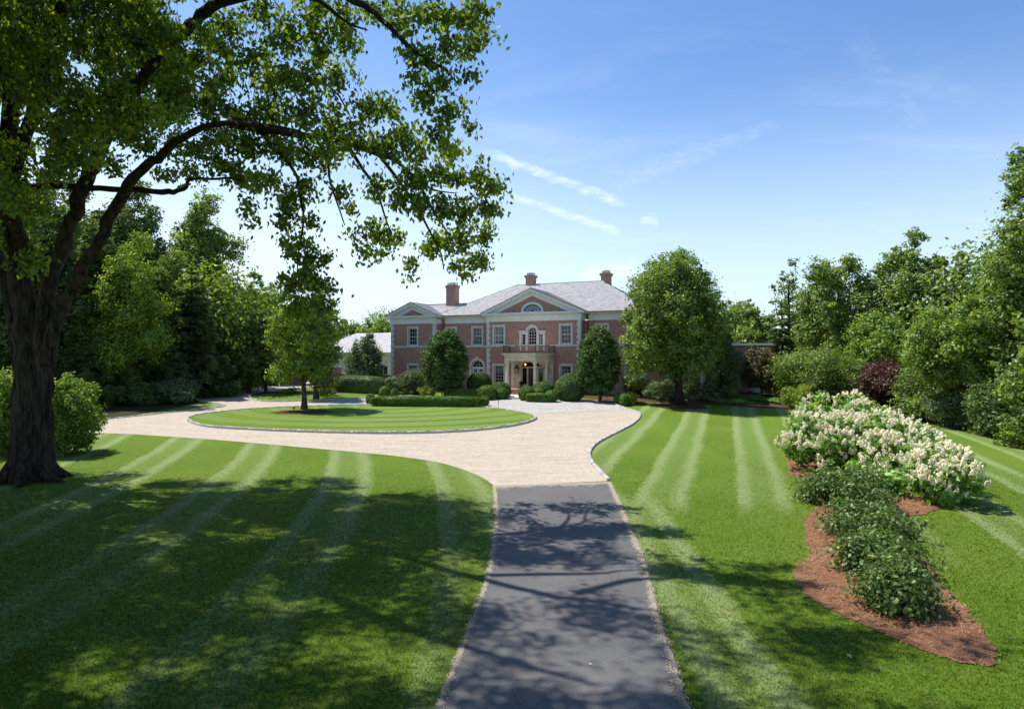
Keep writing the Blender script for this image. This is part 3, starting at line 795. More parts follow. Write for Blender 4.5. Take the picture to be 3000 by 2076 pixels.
def entab(x0, x1, y, yb, left, right):
    """frieze and cornice for one block; yb = how far the returns go back"""
    f = MB()
    f.box(x0 - .06, x1 + .06, y - .06, y + .05, ZT, ZT + .28); f.box(x0 - .08, x1 + .08, y - .085, y + .05, ZT + .28, ZT + .56)
    if right: f.box(x1 + .0, x1 + .06, y + .05, yb, ZT, ZT + .28); f.box(x1, x1 + .08, y + .05, yb, ZT + .28, ZT + .56)
    if left: f.box(x0 - .06, x0, y + .05, yb, ZT, ZT + .28); f.box(x0 - .08, x0, y + .05, yb, ZT + .28, ZT + .56)
    fo = f.build('frieze', M['white'], house)
    c = MB(); oh = .55
    xl, xr = (x0 - oh if left else x0), (x1 + oh if right else x1)
    c.box(xl + .3 if left else xl, xr - .3 if right else xr, y - .25, y + .05, ZT + .56, ZT + .64)
    c.box(xl + .05 if left else xl, xr - .05 if right else xr, y - .5, yb, ZT + .72, ZT + .80); c.box(xl, xr, y - oh, yb + .002, ZT + .80, ZT + .90)
    co = c.build('cornice', M['white'], house)
    d = MB(); n = int((x1 - x0 + .3) / .19)
    for k in range(n): a = x0 - .1 + k * .19; d.box(a, a + .10, y - .40, y - .02, ZT + .64, ZT + .72)
    d.build('dentils', M['white'], co)
entab(-5.4, 5.4, P0, P1, True, True); entab(-17.9, -11.94, P0, 9.0, True, True); entab(11.94, 17.9, P0, 9.0, True, True)
entab(-11.4, -5.95, P1, P1 + .3, False, False); entab(5.95, 11.4, P1, P1 + .3, False, False)

def pediment(cx, hw, rise, y, fan):
    zb = ZC - .0; x0, x1 = cx - hw, cx + hw; ph = math.atan2(rise, hw)
    top = zb + rise; th = .30
    def rake(b, off, t, y0, y1):
        """band of thickness t, off metres below the top line (measured vertically)"""
        zt = top - off; lo = zt - t
        for sx in (-1, 1):
            xe = hw * (1 - off / rise); xi = max(.02, hw * (1 - (off + t) / rise))
            pts = [(cx, lo), (cx + sx * xi, zb), (cx + sx * xe, zb), (cx, zt)]
            if sx < 0: pts = pts[::-1]
            b.prism_y(pts, y0, y1)
    b = MB(); rake(b, .0, .13, y - .58, y + .3); rake(b, .13, .16, y - .5, y + .3); b.build('raking_cornice', M['white'], house)
    b = MB(); rake(b, .29, .10, y - .22, y + .2); b.build('raking_bed', M['white'], house)
    b = MB(); rake(b, .39, .38, y - .07, y + .2); b.build('raking_frieze', M['white'], house)
    d = MB(); n = int(hw / .2)
    for sx in (-1, 1):
        for k in range(1, n - 2):
            xx = cx + sx * k * .2; zt = top - .29 - abs(xx - cx) / hw * rise; d.box(xx - .05, xx + .05, y - .36, y - .2, zt - .12, zt + .02)
    d.build('raking_dentils', M['white'], house)
    inner = .77; xi = hw * (1 - inner / rise); hole = []
    if fan:
        fz, rx, rz = zb + .14, 1.06, .78
        hole = [[(cx + rx * math.cos(math.pi * i / 20), fz + rz * math.sin(math.pi * i / 20)) for i in range(21)]]
    poly_wall('tympanum', [(cx - xi - .3, zb), (cx + xi + .3, zb), (cx, zb + (xi + .3) * rise / hw)], hole, y, .2, M['brick'], house)
    if fan:
        def el(k): return [(cx + rx * k * math.cos(math.pi * i / 20), fz + rz * k * math.sin(math.pi * i / 20)) for i in range(21)]
        f = MB(); A, B = el(1.0), [(cx + (rx + .21) * math.cos(math.pi * i / 20), fz + (rz + .19) * math.sin(math.pi * i / 20)) for i in range(21)]
        for k in range(20): f.prism_y([A[k], B[k], B[k + 1], A[k + 1]], y - .06, y + .04)
        f.box(cx - rx - .21, cx + rx + .21, y - .08, y + .05, fz - .1, fz)
        fo = f.build('fan_window', M['white'], house)
        g = MB()
        for kk in (.28, .64, .97):
            A, B = el(kk - .02), el(kk + .02)
            for k in range(20): g.prism_y([A[k], B[k], B[k + 1], A[k + 1]], y + .09, y + .13)
        for i in range(0, 11):
            t = math.pi * i / 10; c, s_ = math.cos(t), math.sin(t); w = .013; p0, p1 = (cx + .28 * rx * c, fz + .28 * rz * s_), (cx + .97 * rx * c, fz + .97 * rz * s_)
            L = math.hypot(p1[0] - p0[0], p1[1] - p0[1]); tx, tz_ = (p1[0] - p0[0]) / L * w, (p1[1] - p0[1]) / L * w
            g.prism_y([(p0[0] + tz_, p0[1] - tx), (p1[0] + tz_, p1[1] - tx), (p1[0] - tz_, p1[1] + tx), (p0[0] - tz_, p0[1] + tx)], y + .092, y + .128)
        g.build('glazing_bars', M['white'], fo)
        for i in range(10):
            for ka, kb in ((.28, .64), (.64, .97)):
                t0, t1 = math.pi * i / 10, math.pi * (i + 1) / 10
                pane_obj(0, 0, cx, y + .105, fz, fo, [(ka * rx * math.cos(t0), ka * rz * math.sin(t0)), (kb * rx * math.cos(t0), kb * rz * math.sin(t0)), (kb * rx * math.cos(t1), kb * rz * math.sin(t1)), (ka * rx * math.cos(t1), ka * rz * math.sin(t1))])
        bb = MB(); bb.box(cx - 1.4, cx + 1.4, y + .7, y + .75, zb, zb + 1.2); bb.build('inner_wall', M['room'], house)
pediment(0.0, 5.95, 2.55, P0, True); pediment(-14.92, 3.53, 1.52, P0, False); pediment(14.92, 3.53, 1.52, P0, False)

# roofs: planes carrying real slates in courses
def roof(polys, name, mt, parent, row=.26, wid=.30, seed=1, base_mat=None):
    r = np.random.default_rng(seed); b = MB(); V, Q, T = [], [], []
    for poly in polys:
        P = [Vector(p) for p in poly]; nrm = (P[1] - P[0]).cross(P[2] - P[0]).normalized()
        if nrm.z < 0: P = P[::-1]; nrm = -nrm
        b.add([p - nrm * .0 for p in P], [tuple(range(len(P)))])
        ax = Vector((0, 0, 1)).cross(nrm).normalized(); up = nrm.cross(ax).normalized(); o = P[0]
        P2 = [((p - o).dot(ax), (p - o).dot(up)) for p in P]
        a0, a1 = min(p[0] for p in P2), max(p[0] for p in P2); u0, u1 = min(p[1] for p in P2), max(p[1] for p in P2)
        A, U = [], []
        for j in range(int((u1 - u0) / row) + 1):
            off = (j % 2) * wid / 2
            n = int((a1 - a0) / wid) + 2; aa = a0 - off + np.arange(n) * wid; A.append(aa); U.append(np.full(n, u0 + j * row))
        A, U = np.concatenate(A), np.concatenate(U)
        k = inside(P2, A + wid / 2, U + row * .5); A, U = A[k], U[k]; n = len(A)
        wj = wid * r.uniform(.90, .985, n); lift = r.uniform(.018, .034, n); dj = r.uniform(-.018, .018, n)
        axn, upn, nn, on = (np.array(v) for v in (ax, up, nrm, o))
        def pt(a, u, l): return on + a[:, None] * axn + u[:, None] * upn + l[:, None] * nn
        z = np.full(n, .006)
        v = np.stack([pt(A, U + dj, lift), pt(A + wj, U + dj, lift * r.uniform(.8, 1.1, n)), pt(A + wj, U + row + .02, z), pt(A, U + row + .02, z), pt(A, U + dj, z * 0), pt(A + wj, U + dj, z * 0)], 1).reshape(-1, 3)
        s0 = sum(len(x) for x in V); i = s0 + np.arange(n) * 6
        V.append(v); Q.append(np.stack([i, i + 1, i + 2, i + 3], 1)); Q.append(np.stack([i + 4, i + 5, i + 1, i], 1))
        t = np.clip(r.normal(.5, .20, n), 0, 1); T.append(t); T.append(t * .8)
    ro = b.build(name, base_mat or mt, parent)
    so = mobj('slates', fast_mesh('slates', np.concatenate(V), np.concatenate(Q), np.concatenate(T)), mt, ro); so['kind'] = 'stuff'
    return ro
EV = 8.5 + .01; RZ = 8.9 + E; ey = P1 - .58
hipx = 12.5
main = [[(-hipx, ey, EV), (hipx, ey, EV), (5.45, 7.5, RZ), (-5.05, 7.5, RZ)], [(hipx, ey, EV), (hipx, 14.2, EV), (5.45, 7.5, RZ)],
        [(-hipx, 14.2, EV), (-hipx, ey, EV), (-5.05, 7.5, RZ)], [(hipx, 14.2, EV), (-hipx, 14.2, EV), (-5.05, 7.5, RZ), (5.45, 7.5, RZ)]]
ro = roof(main, 'roof', M['slate'], house, seed=3)
gz = ZC + 2.55 + .03
ped = [[(-6.0, -.6, ZC + .02), (0, -.6, gz), (0, 5.2, gz), (-6.0, 1.0, ZC + .02)], [(0, -.6, gz), (6.0, -.6, ZC + .02), (6.0, 1.0, ZC + .02), (0, 5.2, gz)]]
roof(ped, 'gable_roof', M['slate'], house, seed=4)
for sx in (-1, 1):
    cx = sx * 14.92; wz = ZC + 1.52 + .03
    wp = [[(cx - 3.58, -.6, ZC + .02), (cx, -.6, wz), (cx, 8, wz), (cx - 3.58, 9.6, ZC + .02)], [(cx, -.6, wz), (cx + 3.58, -.6, ZC + .02), (cx + 3.58, 9.6, ZC + .02), (cx, 8, wz)]]
    xi, xo = sx * 6.5, cx
    a, c = min(xi, xo), max(xi, xo)
    hx_, fr_ = sx * 12.5, (wz - EV) / (RZ - EV); jx = hx_ + (sx * 5.2 - hx_) * fr_
    fp_ = [(hx_, ey, EV), (xo, ey, EV), (xo, 3.5, wz - .004), (jx, 3.5, wz - .004)]
    wp += [fp_ if sx > 0 else fp_[::-1], ([(xo, 6.4, EV), (hx_, 6.4, EV), (jx, 3.5, wz - .004), (xo, 3.5, wz - .004)])]
    roof(wp, 'wing_roof', M['slate'], house, seed=5 + sx)
# ridge and hip caps, copper edges
s = MB()
for a, c in (((-5.05, 7.5, RZ), (5.45, 7.5, RZ)), ((-5.05, 7.5, RZ), (-hipx, ey, EV)), ((5.45, 7.5, RZ), (hipx, ey, EV)), ((5.45, 7.5, RZ), (hipx, 14.2, EV)), ((-5.05, 7.5, RZ), (-hipx, 14.2, EV)),
             ((-14.92, 3.5, ZC + 1.56), (-8, 3.5, ZC + 1.56)), ((-14.92, -.6, ZC + 1.56), (-14.92, 8, ZC + 1.56)), ((0, -.6, gz), (0, 5.1, gz))):
    s.tube([a, c], .055, 5)
s.build('ridge_cap', M['slate'], ro)
s = MB()
for cx, hw, rise in ((0, 5.98, 2.55), (-14.92, 3.56, 1.52), (14.92, 3.56, 1.52)):
    for sx in (-1, 1): s.tube([(cx + sx * hw, -.6, ZC + .02), (cx, -.6, ZC + rise + .03)], .04, 5)
for a, c in ((-11.35, -6.0), (6.0, 11.35)): s.tube([(a, ey - .02, EV - .03), (c, ey - .02, EV - .03)], .075, 6)
s.build('gutter', M['copper'], house)
def downspout(x, y, yo):
    s = MB(); s.tube([(x, yo, ZC - .12), (x, yo + .05, ZC - .3), (x - .03, y - .12, ZC - .62), (x - .03, y - .09, ZC - 1.0), (x - .03, y - .09, -.2)], .05, 6)
    s.build('downspout', M['copper'], house)
downspout(5.82, P1, P1 - .5); downspout(-11.5, P1, P1 - .5); downspout(-5.72, P1, P1 - .5)

def chimney(x, y, zb, zt, wx, wy, flare):
    s = MB(); h = zt - zb
    s.box(x - wx / 2, x + wx / 2, y - wy / 2, y + wy / 2, zb, zt - .5)
    s.box(x - wx / 2 - .03, x + wx / 2 + .03, y - wy / 2 - .03, y + wy / 2 + .03, zt - .5, zt - .36)
    s.box(x - wx / 2 - flare, x + wx / 2 + flare, y - wy / 2 - flare, y + wy / 2 + flare, zt - .36, zt - .1)
    c = s.build('chimney', M['brick'], house)
    s = MB(); s.box(x - wx / 2 + .1, x + wx / 2 - .1, y - wy / 2 + .1, y + wy / 2 - .1, zt - .1, zt - .02)
    for sx in (-1, 1):
        for sy in (-1, 1): s.box(x + sx * (wx / 2 - .18) - .03, x + sx * (wx / 2 - .18) + .03, y + sy * (wy / 2 - .18) - .03, y + sy * (wy / 2 - .18) + .03, zt - .02, zt + .12)
    s.box(x - wx / 2 + .08, x + wx / 2 - .08, y - wy / 2 + .08, y + wy / 2 - .08, zt + .12, zt + .17); s.tube([(x, y, zt + .17), (x, y, zt + .42)], .012, 4)
    s.build('chimney_cap', M['copper'], c)
chimney(-11.6, 3.5, 9.0, 8.85 + E, 1.25, .95, .07); chimney(-3.3, 7.7, 11.4, 10.08 + E, 1.0, .9, .13); chimney(5.75, 8.4, 10.4, 9.95 + E, 1.0, .95, .13)

# porch
PF = [(-2.45, -.0), (-2.45, -1.62), (-1.70, -3.45), (1.70, -3.45), (2.45, -1.62), (2.45, 0)]
def grow(poly, k): return [(x * (1 + k / 2.3), y - (k if y < -3 else k * .75 if y < -1 else 0)) for x, y in poly]
porch = MB()
porch.prism(grow(PF, .02), -.17 + E, .10 + E); porch.prism(grow(PF, .0), .10 + E, .38 + E)
po = porch.build('porch_roof', M['cream'], house)
s = MB(); s.prism(grow(PF, .10), .38 + E, .45 + E); s.prism(grow(PF, .25), .45 + E, .55 + E); s.prism(grow(PF, .31), .55 + E, .63 + E); s.build('porch_cornice', M['cream'], po)
col_me = None
def column(x, y):
    global col_me
    if col_me is None:
        b = MB(); h = 2.93 - .0
        b.box(-.27, .27, -.27, .27, 0, .08)
        b.lathe([(.26, .08), (.265, .12), (.22, .16), (.205, .22), (.20, .9), (.19, 1.7), (.172, h - .32), (.185, h - .28), (.185, h - .25), (.175, h - .23), (.23, h - .12)], k=18)
        b.box(-.245, .245, -.245, .245, h - .11, h - .002)
        col_me = b.mesh('column', True); col_me.materials.append(M['cream'])
        try: col_me.set_sharp_from_angle(angle=R(40))
        except Exception: pass
        v = MB()
        for sx in (-1, 1): v.tube([(sx * .22, -.2, h - .17), (sx * .22, .2, h - .17)], .075, 10)
        column.vol = v.mesh('volute'); column.vol.materials.append(M['cream'])
    o = bpy.data.objects.new('column', col_me); o.location = (x, y, DZ); link(o, house)
    q = bpy.data.objects.new('volute', column.vol); link(q, o)
for x, y in ((-2.2, -1.55), (-1.55, -3.05), (1.55, -3.05), (2.2, -1.55)): column(x, y)
s = MB()
for sx in (-1, 1): a, c = sorted((sx * 2.02, sx * 2.42)); s = MB(); s.box(a, c, -.16, .02, DZ, -.17 + E); s.build('pilaster', M['cream'], house)
holes_p = [door_hole]
poly_wall('porch_wall', [(-2.02, DZ), (2.02, DZ), (2.02, -.175 + E), (-2.02, -.175 + E)], holes_p, -.05, .3, M['cream'], house)
# floor and steps
s = MB(); s.prism(grow(PF, .12), -.6, DZ); s.build('porch_floor', M['brickstep'], house)
for k in range(1, 3):
    b = MB(); w = 1.75; b.box(-w - .0, w, -3.58 - .36 * k, -3.55 - .36 * (k - 1) + .02 * 0 - .0, -.62, DZ - .165 * k); b.build('step', M['brickstep'], house)
# railing
s = MB(); rl = grow(PF, .12); rl = rl[0:6]
for a, c in zip(rl, rl[1:]):
    s.tube([(a[0], a[1], 1.40 + E), (c[0], c[1], 1.40 + E)], .028, 6); s.tube([(a[0], a[1], .72 + E), (c[0], c[1], .72 + E)], .018, 5)
rail = s.build('railing', M['iron'], house)
pb = MB(); pb.tube([(0, 0, .63 + E), (0, 0, 1.46 + E)], .035, 6); pme = pb.mesh('post'); pme.materials.append(M['iron'])
bb = MB(); bb.tube([(0, 0, .72 + E), (0, 0, 1.4 + E)], .013, 4); bme = bb.mesh('baluster'); bme.materials.append(M['iron'])
for p in rl: o = bpy.data.objects.new('post', pme); o.location = (p[0], p[1], 0); link(o, rail)
for a, c in zip(rl, rl[1:]):
    L = math.hypot(c[0] - a[0], c[1] - a[1]); n = int(L / .14)
    for k in range(1, n): o = bpy.data.objects.new('baluster', bme); o.location = (a[0] + (c[0] - a[0]) * k / n, a[1] + (c[1] - a[1]) * k / n, 0); link(o, rail)
# entrance
s = MB(); yr = .12
for a, c in ((-1.28, -1.19), (-.68, -.50), (.50, .68), (1.19, 1.28)): s.box(a, c, yr - .03, yr + .09, DZ, -.92 + E)
s.box(-1.28, 1.28, yr - .06, yr + .1, -.92 + E, -.78 + E)
for t in (-1, 1): a, c = sorted((t * .68, t * 1.19)); s.box(a, c, yr, yr + .06, DZ, DZ + .45)
ent = s.build('door_frame', M['cream'], house)
s = MB(); s.box(-.5, .5, yr + .02, yr + .08, DZ + .01, -.92 + E)
for i in (0, 1):
    for z0, z1 in ((.18, .55), (.7, 1.35), (1.5, 2.05)): s.box(-.4 + i * .43, -.03 + i * .43, yr - .004, yr + .03, DZ + z0, DZ + z1)
dr = s.build('front_door', M['door'], house)
s = MB(); s.lathe([(.0, -.03), (.035, -.02), (.035, .02), (.0, .03)], (.42, yr - .03, DZ + 1.0), 8); s.build('door_knob', M['copper'], dr)
for t in (-1, 1):
    for j in range(4): pane_obj(.51, .42, t * .935, yr + .04, DZ + .45 + .42 * (j + .5), ent)
fp = [(1.24 * math.cos(math.pi * i / 16), .5 * math.sin(math.pi * i / 16)) for i in range(17)]
pane_obj(0, 0, 0, yr + .05, -.78 + E, ent, fp)
s = MB()
for i in range(1, 8):
    t = math.pi * i / 8; s.tube([(.25 * math.cos(t), yr + .03, -.78 + E + .12 * math.sin(t)), (1.2 * math.cos(t), yr + .03, -.78 + E + .47 * math.sin(t))], .012, 4)
s.build('fan_bars', M['iron'], ent)

def house_pt(x, y, z): return house.matrix_basis @ Vector((x, y, z))
house.matrix_basis  # identity until evaluated
HM = Matrix.Translation(house.location) @ Matrix.Rotation(R(-23.8), 4, 'Z')
def hpt(x, y, z=0): return HM @ Vector((x, y, z))
def lantern(name, p, size, label, hang, lit):
    root = empty(name, p, R(-23.8), label, 'lantern')
    s = MB(); w, h = size * .5, size
    s.prism([(-w * .55, -w * .55), (w * .55, -w * .55), (w * .55, w * .55), (-w * .55, w * .55)], -h * .55, -h * .5)
    for sx in (-1, 1):
        for sy in (-1, 1): s.tube([(sx * w * .5, sy * w * .5, -h * .5), (sx * w * .75, sy * w * .75, h * .3)], .014, 4)
    s.lathe([(w * 1.15, h * .3), (w * 1.05, h * .36), (w * .5, h * .62), (w * .18, h * .75), (w * .2, h * .85), (.0, h * .95)], k=4)
    if hang: s.tube([(0, 0, h * .9), (0, 0, h * .9 + hang)], .012, 4)
    else: s.tube([(0, 0, h * .9), (0, .12, h * 1.15), (0, .3, h * .9), (0, .34, h * .4)], .016, 5); s.box(-.05, .05, .33, .36, -h * .2, h * .6)
    s.build('frame', M['iron'], root)
    if lit: s = MB(); s.lathe([(.0, -.1), (.05, -.06), (.06, .02), (.03, .1), (.0, .14)], k=8); s.build('bulb', M['flame'], root)
    else: s = MB(); s.lathe([(.02, -.2), (.02, .05), (.0, .12)], k=6); s.build('candle', M['white'], root)
    return root
lantern('hanging_lantern', hpt(0, -1.9, -.55 + E), .42, 'small lit lantern hanging under the porch roof before the door', .26, True)
lantern('wall_lantern', hpt(-1.62, -.42, -1.15 + E), .62, 'black iron wall lantern on the cream wall left of the door', 0, False)
lantern('wall_lantern', hpt(1.72, -.42, -1.15 + E), .62, 'black iron wall lantern on the cream wall right of the door', 0, False)
def urn(p, label):
    root = empty('urn', p, 0, label, 'urn')
    s = MB(); s.box(-.16, .16, -.16, .16, 0, .1); s.lathe([(.13, .1), (.06, .2), (.06, .28), (.17, .4), (.20, .55), (.17, .66), (.24, .72), (.24, .75), (.1, .74)], k=14); s.build('bowl', M['iron'], root)
    s = MB()
    for sx in (-1, 1): s.tube([(sx * .2, 0, .45), (sx * .31, 0, .52), (sx * .31, 0, .64), (sx * .22, 0, .69)], .018, 5)
    s.build('handle', M['iron'], root)
urn(hpt(-1.02, -.6, DZ), 'dark iron urn standing on the porch floor left of the door')
urn(hpt(1.75, -.9, DZ), 'dark iron urn standing on the porch floor right of the door')
# patio before the porch
pat = smooth_loop(px2w([(1015, 893.5), (1070, 894.5), (1130, 896), (1190, 898), (1229, 899), (1228, 893), (1195, 888), (1150, 886), (1080, 888)]), 2)
tag(sheet('entrance_patio', pat, M['patio'], .10, 1.0), kind='structure')
pl = px2w([(1013, 894.2), (1070, 895.2), (1130, 896.7), (1190, 898.7), (1231, 899.8)])
kerb('patio_kerb', [p.xy for p in [Vector((q.x, q.y)) for q in pl]] if False else [Vector((q.x, q.y)) for q in pl], False, .45, .2, .13)

# sunlit roofed garage left of the house, flat roofed wing on the right
def simple_building(name, label, loc, rz, L, W, H, rise, wallm, roofm, windows, hip=True):
    root = empty(name, loc, rz, label, 'house')
    s = MB(); s.box(0, L, 0, W, -1.5, H); s.build('wall', wallm, root)
    s = MB(); s.box(-.35, L + .35, -.35, W + .35, H, H + .22); s.build('eaves', M['white'], root)
    if rise > 0:
        oh = .4; hx = W / 2 if hip else 0.
        z0, z1 = H + .22, H + .22 + rise
        roof([[(-oh, -oh, z0), (L + oh, -oh, z0), (L - hx, W / 2, z1), (hx, W / 2, z1)], [(L + oh, W + oh, z0), (-oh, W + oh, z0), (hx, W / 2, z1), (L - hx, W / 2, z1)],
              [(-oh, W + oh, z0), (-oh, -oh, z0), (hx, W / 2, z1)], [(L + oh, -oh, z0), (L + oh, W + oh, z0), (L - hx, W / 2, z1)]], 'roof', roofm, root, .28, .32, 11)
    for (wx, wz, ww, wh, kind) in windows:
        f = MB(); f.box(wx, wx + ww, -.03, .03, wz, wz + .1); f.box(wx, wx + ww, -.03, .03, wz + wh - .1, wz + wh); f.box(wx, wx + .1, -.03, .03, wz + .1, wz + wh - .1); f.box(wx + ww - .1, wx + ww, -.03, .03, wz + .1, wz + wh - .1)
        if kind == 'door':
            f.box(wx + .1, wx + ww - .1, -.015, .02, wz + .1, wz + wh - .1)
            for k in range(4): f.box(wx + .2, wx + ww - .2, -.025, -.014, wz + .25 + k * (wh - .4) / 4, wz + .1 + (k + 1) * (wh - .4) / 4)
            f.build('door', M['white'], root)
        else:
            f.box(wx + ww / 2 - .03, wx + ww / 2 + .03, -.02, .02, wz + .1, wz + wh - .1); wo = f.build('window', M['white'], root)
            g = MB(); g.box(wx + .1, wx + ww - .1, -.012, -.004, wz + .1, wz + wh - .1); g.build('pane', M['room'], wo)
    return root
ga = at(700, 800, 92)
simple_building('garage', 'white garage with a sunlit slate roof left of the mansion', (ga.x, 92, 2.1), R(-23.8), 16, 8.5, 4.0, 2.7, M['whitewall'], M['slate_lit'], [(3, .4, 1.4, 2.2, 'w'), (7, .4, 1.4, 2.2, 'w'), (11, .4, 1.4, 2.2, 'w')])
rw = at(1612, 800, 75)
simple_building('side_wing', 'low flat roofed brick wing with a white door right of the mansion', (rw.x, rw.y, HOUSE_Z - .9), R(-23.8), 5.5, 5, 5.9, 0, M['brick'], M['slate'], [(3.6, .3, 1.5, 3.9, 'door')])

# ------------------------------------------------------------------ vegetation builders
def unit(v): return v / (np.linalg.norm(v, axis=-1, keepdims=True) + 1e-9)
def leaves(P, N, L, W, r, droop=.35, fold=.18, jitter=.55):
    """leaf faces (one folded quad each) at P, facing about N"""
    n = len(P); L = L * r.uniform(.7, 1.25, n)[:, None]; W = W * r.uniform(.75, 1.2, n)[:, None]
    nn = unit(N + r.normal(0, jitter, (n, 3)))
    ax = unit(np.cross(nn, r.normal(0, 1, (n, 3)))); ax = unit(ax + np.array([0, 0, -droop])); nn = unit(nn - ax * (nn * ax).sum(1, keepdims=True))
    sd = np.cross(nn, ax)
    a = P - ax * L * .45; b = P + sd * W * .5 - nn * W * fold; c = P + ax * L * .55; d = P - sd * W * .5 - nn * W * fold
    V = np.stack([a, b, c, d], 1).reshape(-1, 3); Q = np.arange(n * 4).reshape(-1, 4)
    return V, Q
def noise_lumps(D, r, k=5, amp=.2):
    """smooth bumps over directions D so that crowns are uneven"""
    out = np.ones(len(D))
    for _ in range(k):
        w = unit(r.normal(0, 1, 3)); s = r.uniform(1.5, 4.5); out += amp * np.sin(s * (D @ w) * 2 + r.uniform(0, 6.28)) / math.sqrt(k)
    return out
def blob_leaves(blobs, cov, L, W, r, shell=.32, clump=.0, clump_n=14, droop=.35, upbias=.45, flat=.7, lump=.22, jitter=.55):
    """blobs: (x,y,z,rx,ry,rz); leaf clumps are spread through each blob, most of them near its surface"""
    PP, NN, TT = [], [], []
    for (x, y, z, rx, ry, rz) in blobs:
        area = math.pi * max(rx, ry) * rz; n = int(cov * area / (L * W * .5)); nc = max(3, n // clump_n)
        D = unit(r.normal(0, 1, (nc, 3))); rad = (1 - np.abs(r.normal(0, shell, nc))).clip(.05, 1.15) * noise_lumps(D, r, 5, lump)
        C = np.array([x, y, z]) + D * rad[:, None] * np.array([rx, ry, rz])
        idx = r.integers(0, nc, n); cs = clump if clump else .18 * (rx * ry * rz) ** (1 / 3)
        csz = cs * r.uniform(.6, 1.4, nc)
        off = r.normal(0, 1, (n, 3)) * csz[idx][:, None] * np.array([1, 1, flat])
        P = C[idx] + off
        N = unit(D[idx] * .8 + np.array([0, 0, upbias]) + unit(off) * .35)
        ct = r.normal(.5, .2, nc); T = ct[idx] + r.normal(0, .13, n)
        PP.append(P); NN.append(N); TT.append(T)
    P, N, T = np.concatenate(PP), np.concatenate(NN), np.concatenate(TT).clip(0, 1)
    V, Q = leaves(P, N, L, W, r, droop, jitter=jitter)
    return V, Q, T
def sub_blobs(c, R3, k, r, size=(.32, .5), taper=0.0, inner=True, reach=(.62, .92)):
    """break one ellipsoid into k lobes"""
    out = []
    if inner: out.append((*c, R3[0] * .62, R3[1] * .62, R3[2] * .66))
    for i in range(k):
        t = (i + .5) / k; zz = 1 - 2 * t; ph = i * 2.39996 + r.uniform(-.4, .4); s = math.sqrt(max(0, 1 - zz * zz))
        d = np.array([s * math.cos(ph), s * math.sin(ph), zz]); f = r.uniform(size[0], size[1]); q = r.uniform(*reach)
        tp = 1 - taper * (zz + 1) / 2
        out.append((c[0] + d[0] * R3[0] * q * tp, c[1] + d[1] * R3[1] * q * tp, c[2] + d[2] * R3[2] * q, R3[0] * f * tp, R3[1] * f * tp, min(R3[0], R3[2]) * f))
    return out
def bend(a, b, r, n=6, sag=.08):
    a, b = np.array(a, float), np.array(b, float); L = np.linalg.norm(b - a); pts = []
    o1 = r.normal(0, sag * L, 3)
    for i in range(n + 1):
        t = i / n; pts.append(tuple(a + (b - a) * t + o1 * math.sin(math.pi * t) + np.array([0, 0, .10 * L * math.sin(math.pi * t)])))
    return pts
def limbs(base, top, r0, blobs, r, n=7, lean=0.0, multi=1):
    """tapered trunk up into the crown with limbs reaching the lobes"""
    b = MB(); bx, by, bz = base
    for m_ in range(multi):
        ox, oy = (r.uniform(-.5, .5) * r0 * 4, r.uniform(-.5, .5) * r0 * 4) if multi > 1 else (0, 0)
        k = 8; pts = []; rad = []
        tx, ty = top[0] + ox * 3, top[1] + oy * 3
        for i in range(k + 1):
            t = i / k; pts.append((bx + ox * min(1, t * 2 + .3) + (tx - bx) * t + r.normal(0, r0 * .25) * (0 < t), by + oy * min(1, t * 2 + .3) + (ty - by) * t + r.normal(0, r0 * .25) * (0 < t), bz - .25 + (top[2] - bz + .25) * t))
            rad.append((r0 / (1 if multi == 1 else 1.5)) * ((1 - t) ** .8 * .9 + .12) * (1.45 if i == 0 else 1.0))
        b.tube(pts, rad, 8)
        sel = r.choice(len(blobs), min(n, len(blobs)), replace=False)
        for j in sel:
            q = blobs[j]; h = min(max(.25, (q[2] - bz) / (top[2] - bz) - .28), .85); i = int(h * k); st = pts[i]
            b.tube(bend(st, q[:3], r, 5), list(np.linspace(rad[i] * .55, .025, 6)), 5)
    return b
SEED = [100]
def plant(name, label, cat, base, blobs, mt, L, W, cov, trunk=None, group=None, bark='bark2', crown_name='crown', seed=None, **kw):
    """a tree or shrub: Empty at its base > trunk, crown (or foliage)"""
    SEED[0] += 1; r = np.random.default_rng(seed or SEED[0])
    V, Q, T = blob_leaves(blobs, cov, L, W, r, **kw)
    V = V - np.array(base)
    me = fast_mesh(crown_name, V, Q, T)
    root = empty(name, base, 0, label, cat, group)
    o = mobj(crown_name, me, M[mt], root)
    if trunk:
        tr = MB(); tb = limbs((0, 0, 0), tuple(np.array(trunk['top']) - np.array(base)), trunk['r'], [(q[0] - base[0], q[1] - base[1], q[2] - base[2]) for q in blobs], r, trunk.get('n', 7), multi=trunk.get('multi', 1))
        mobj('trunk', tb.mesh('trunk', True), M[bark], root)
    return root
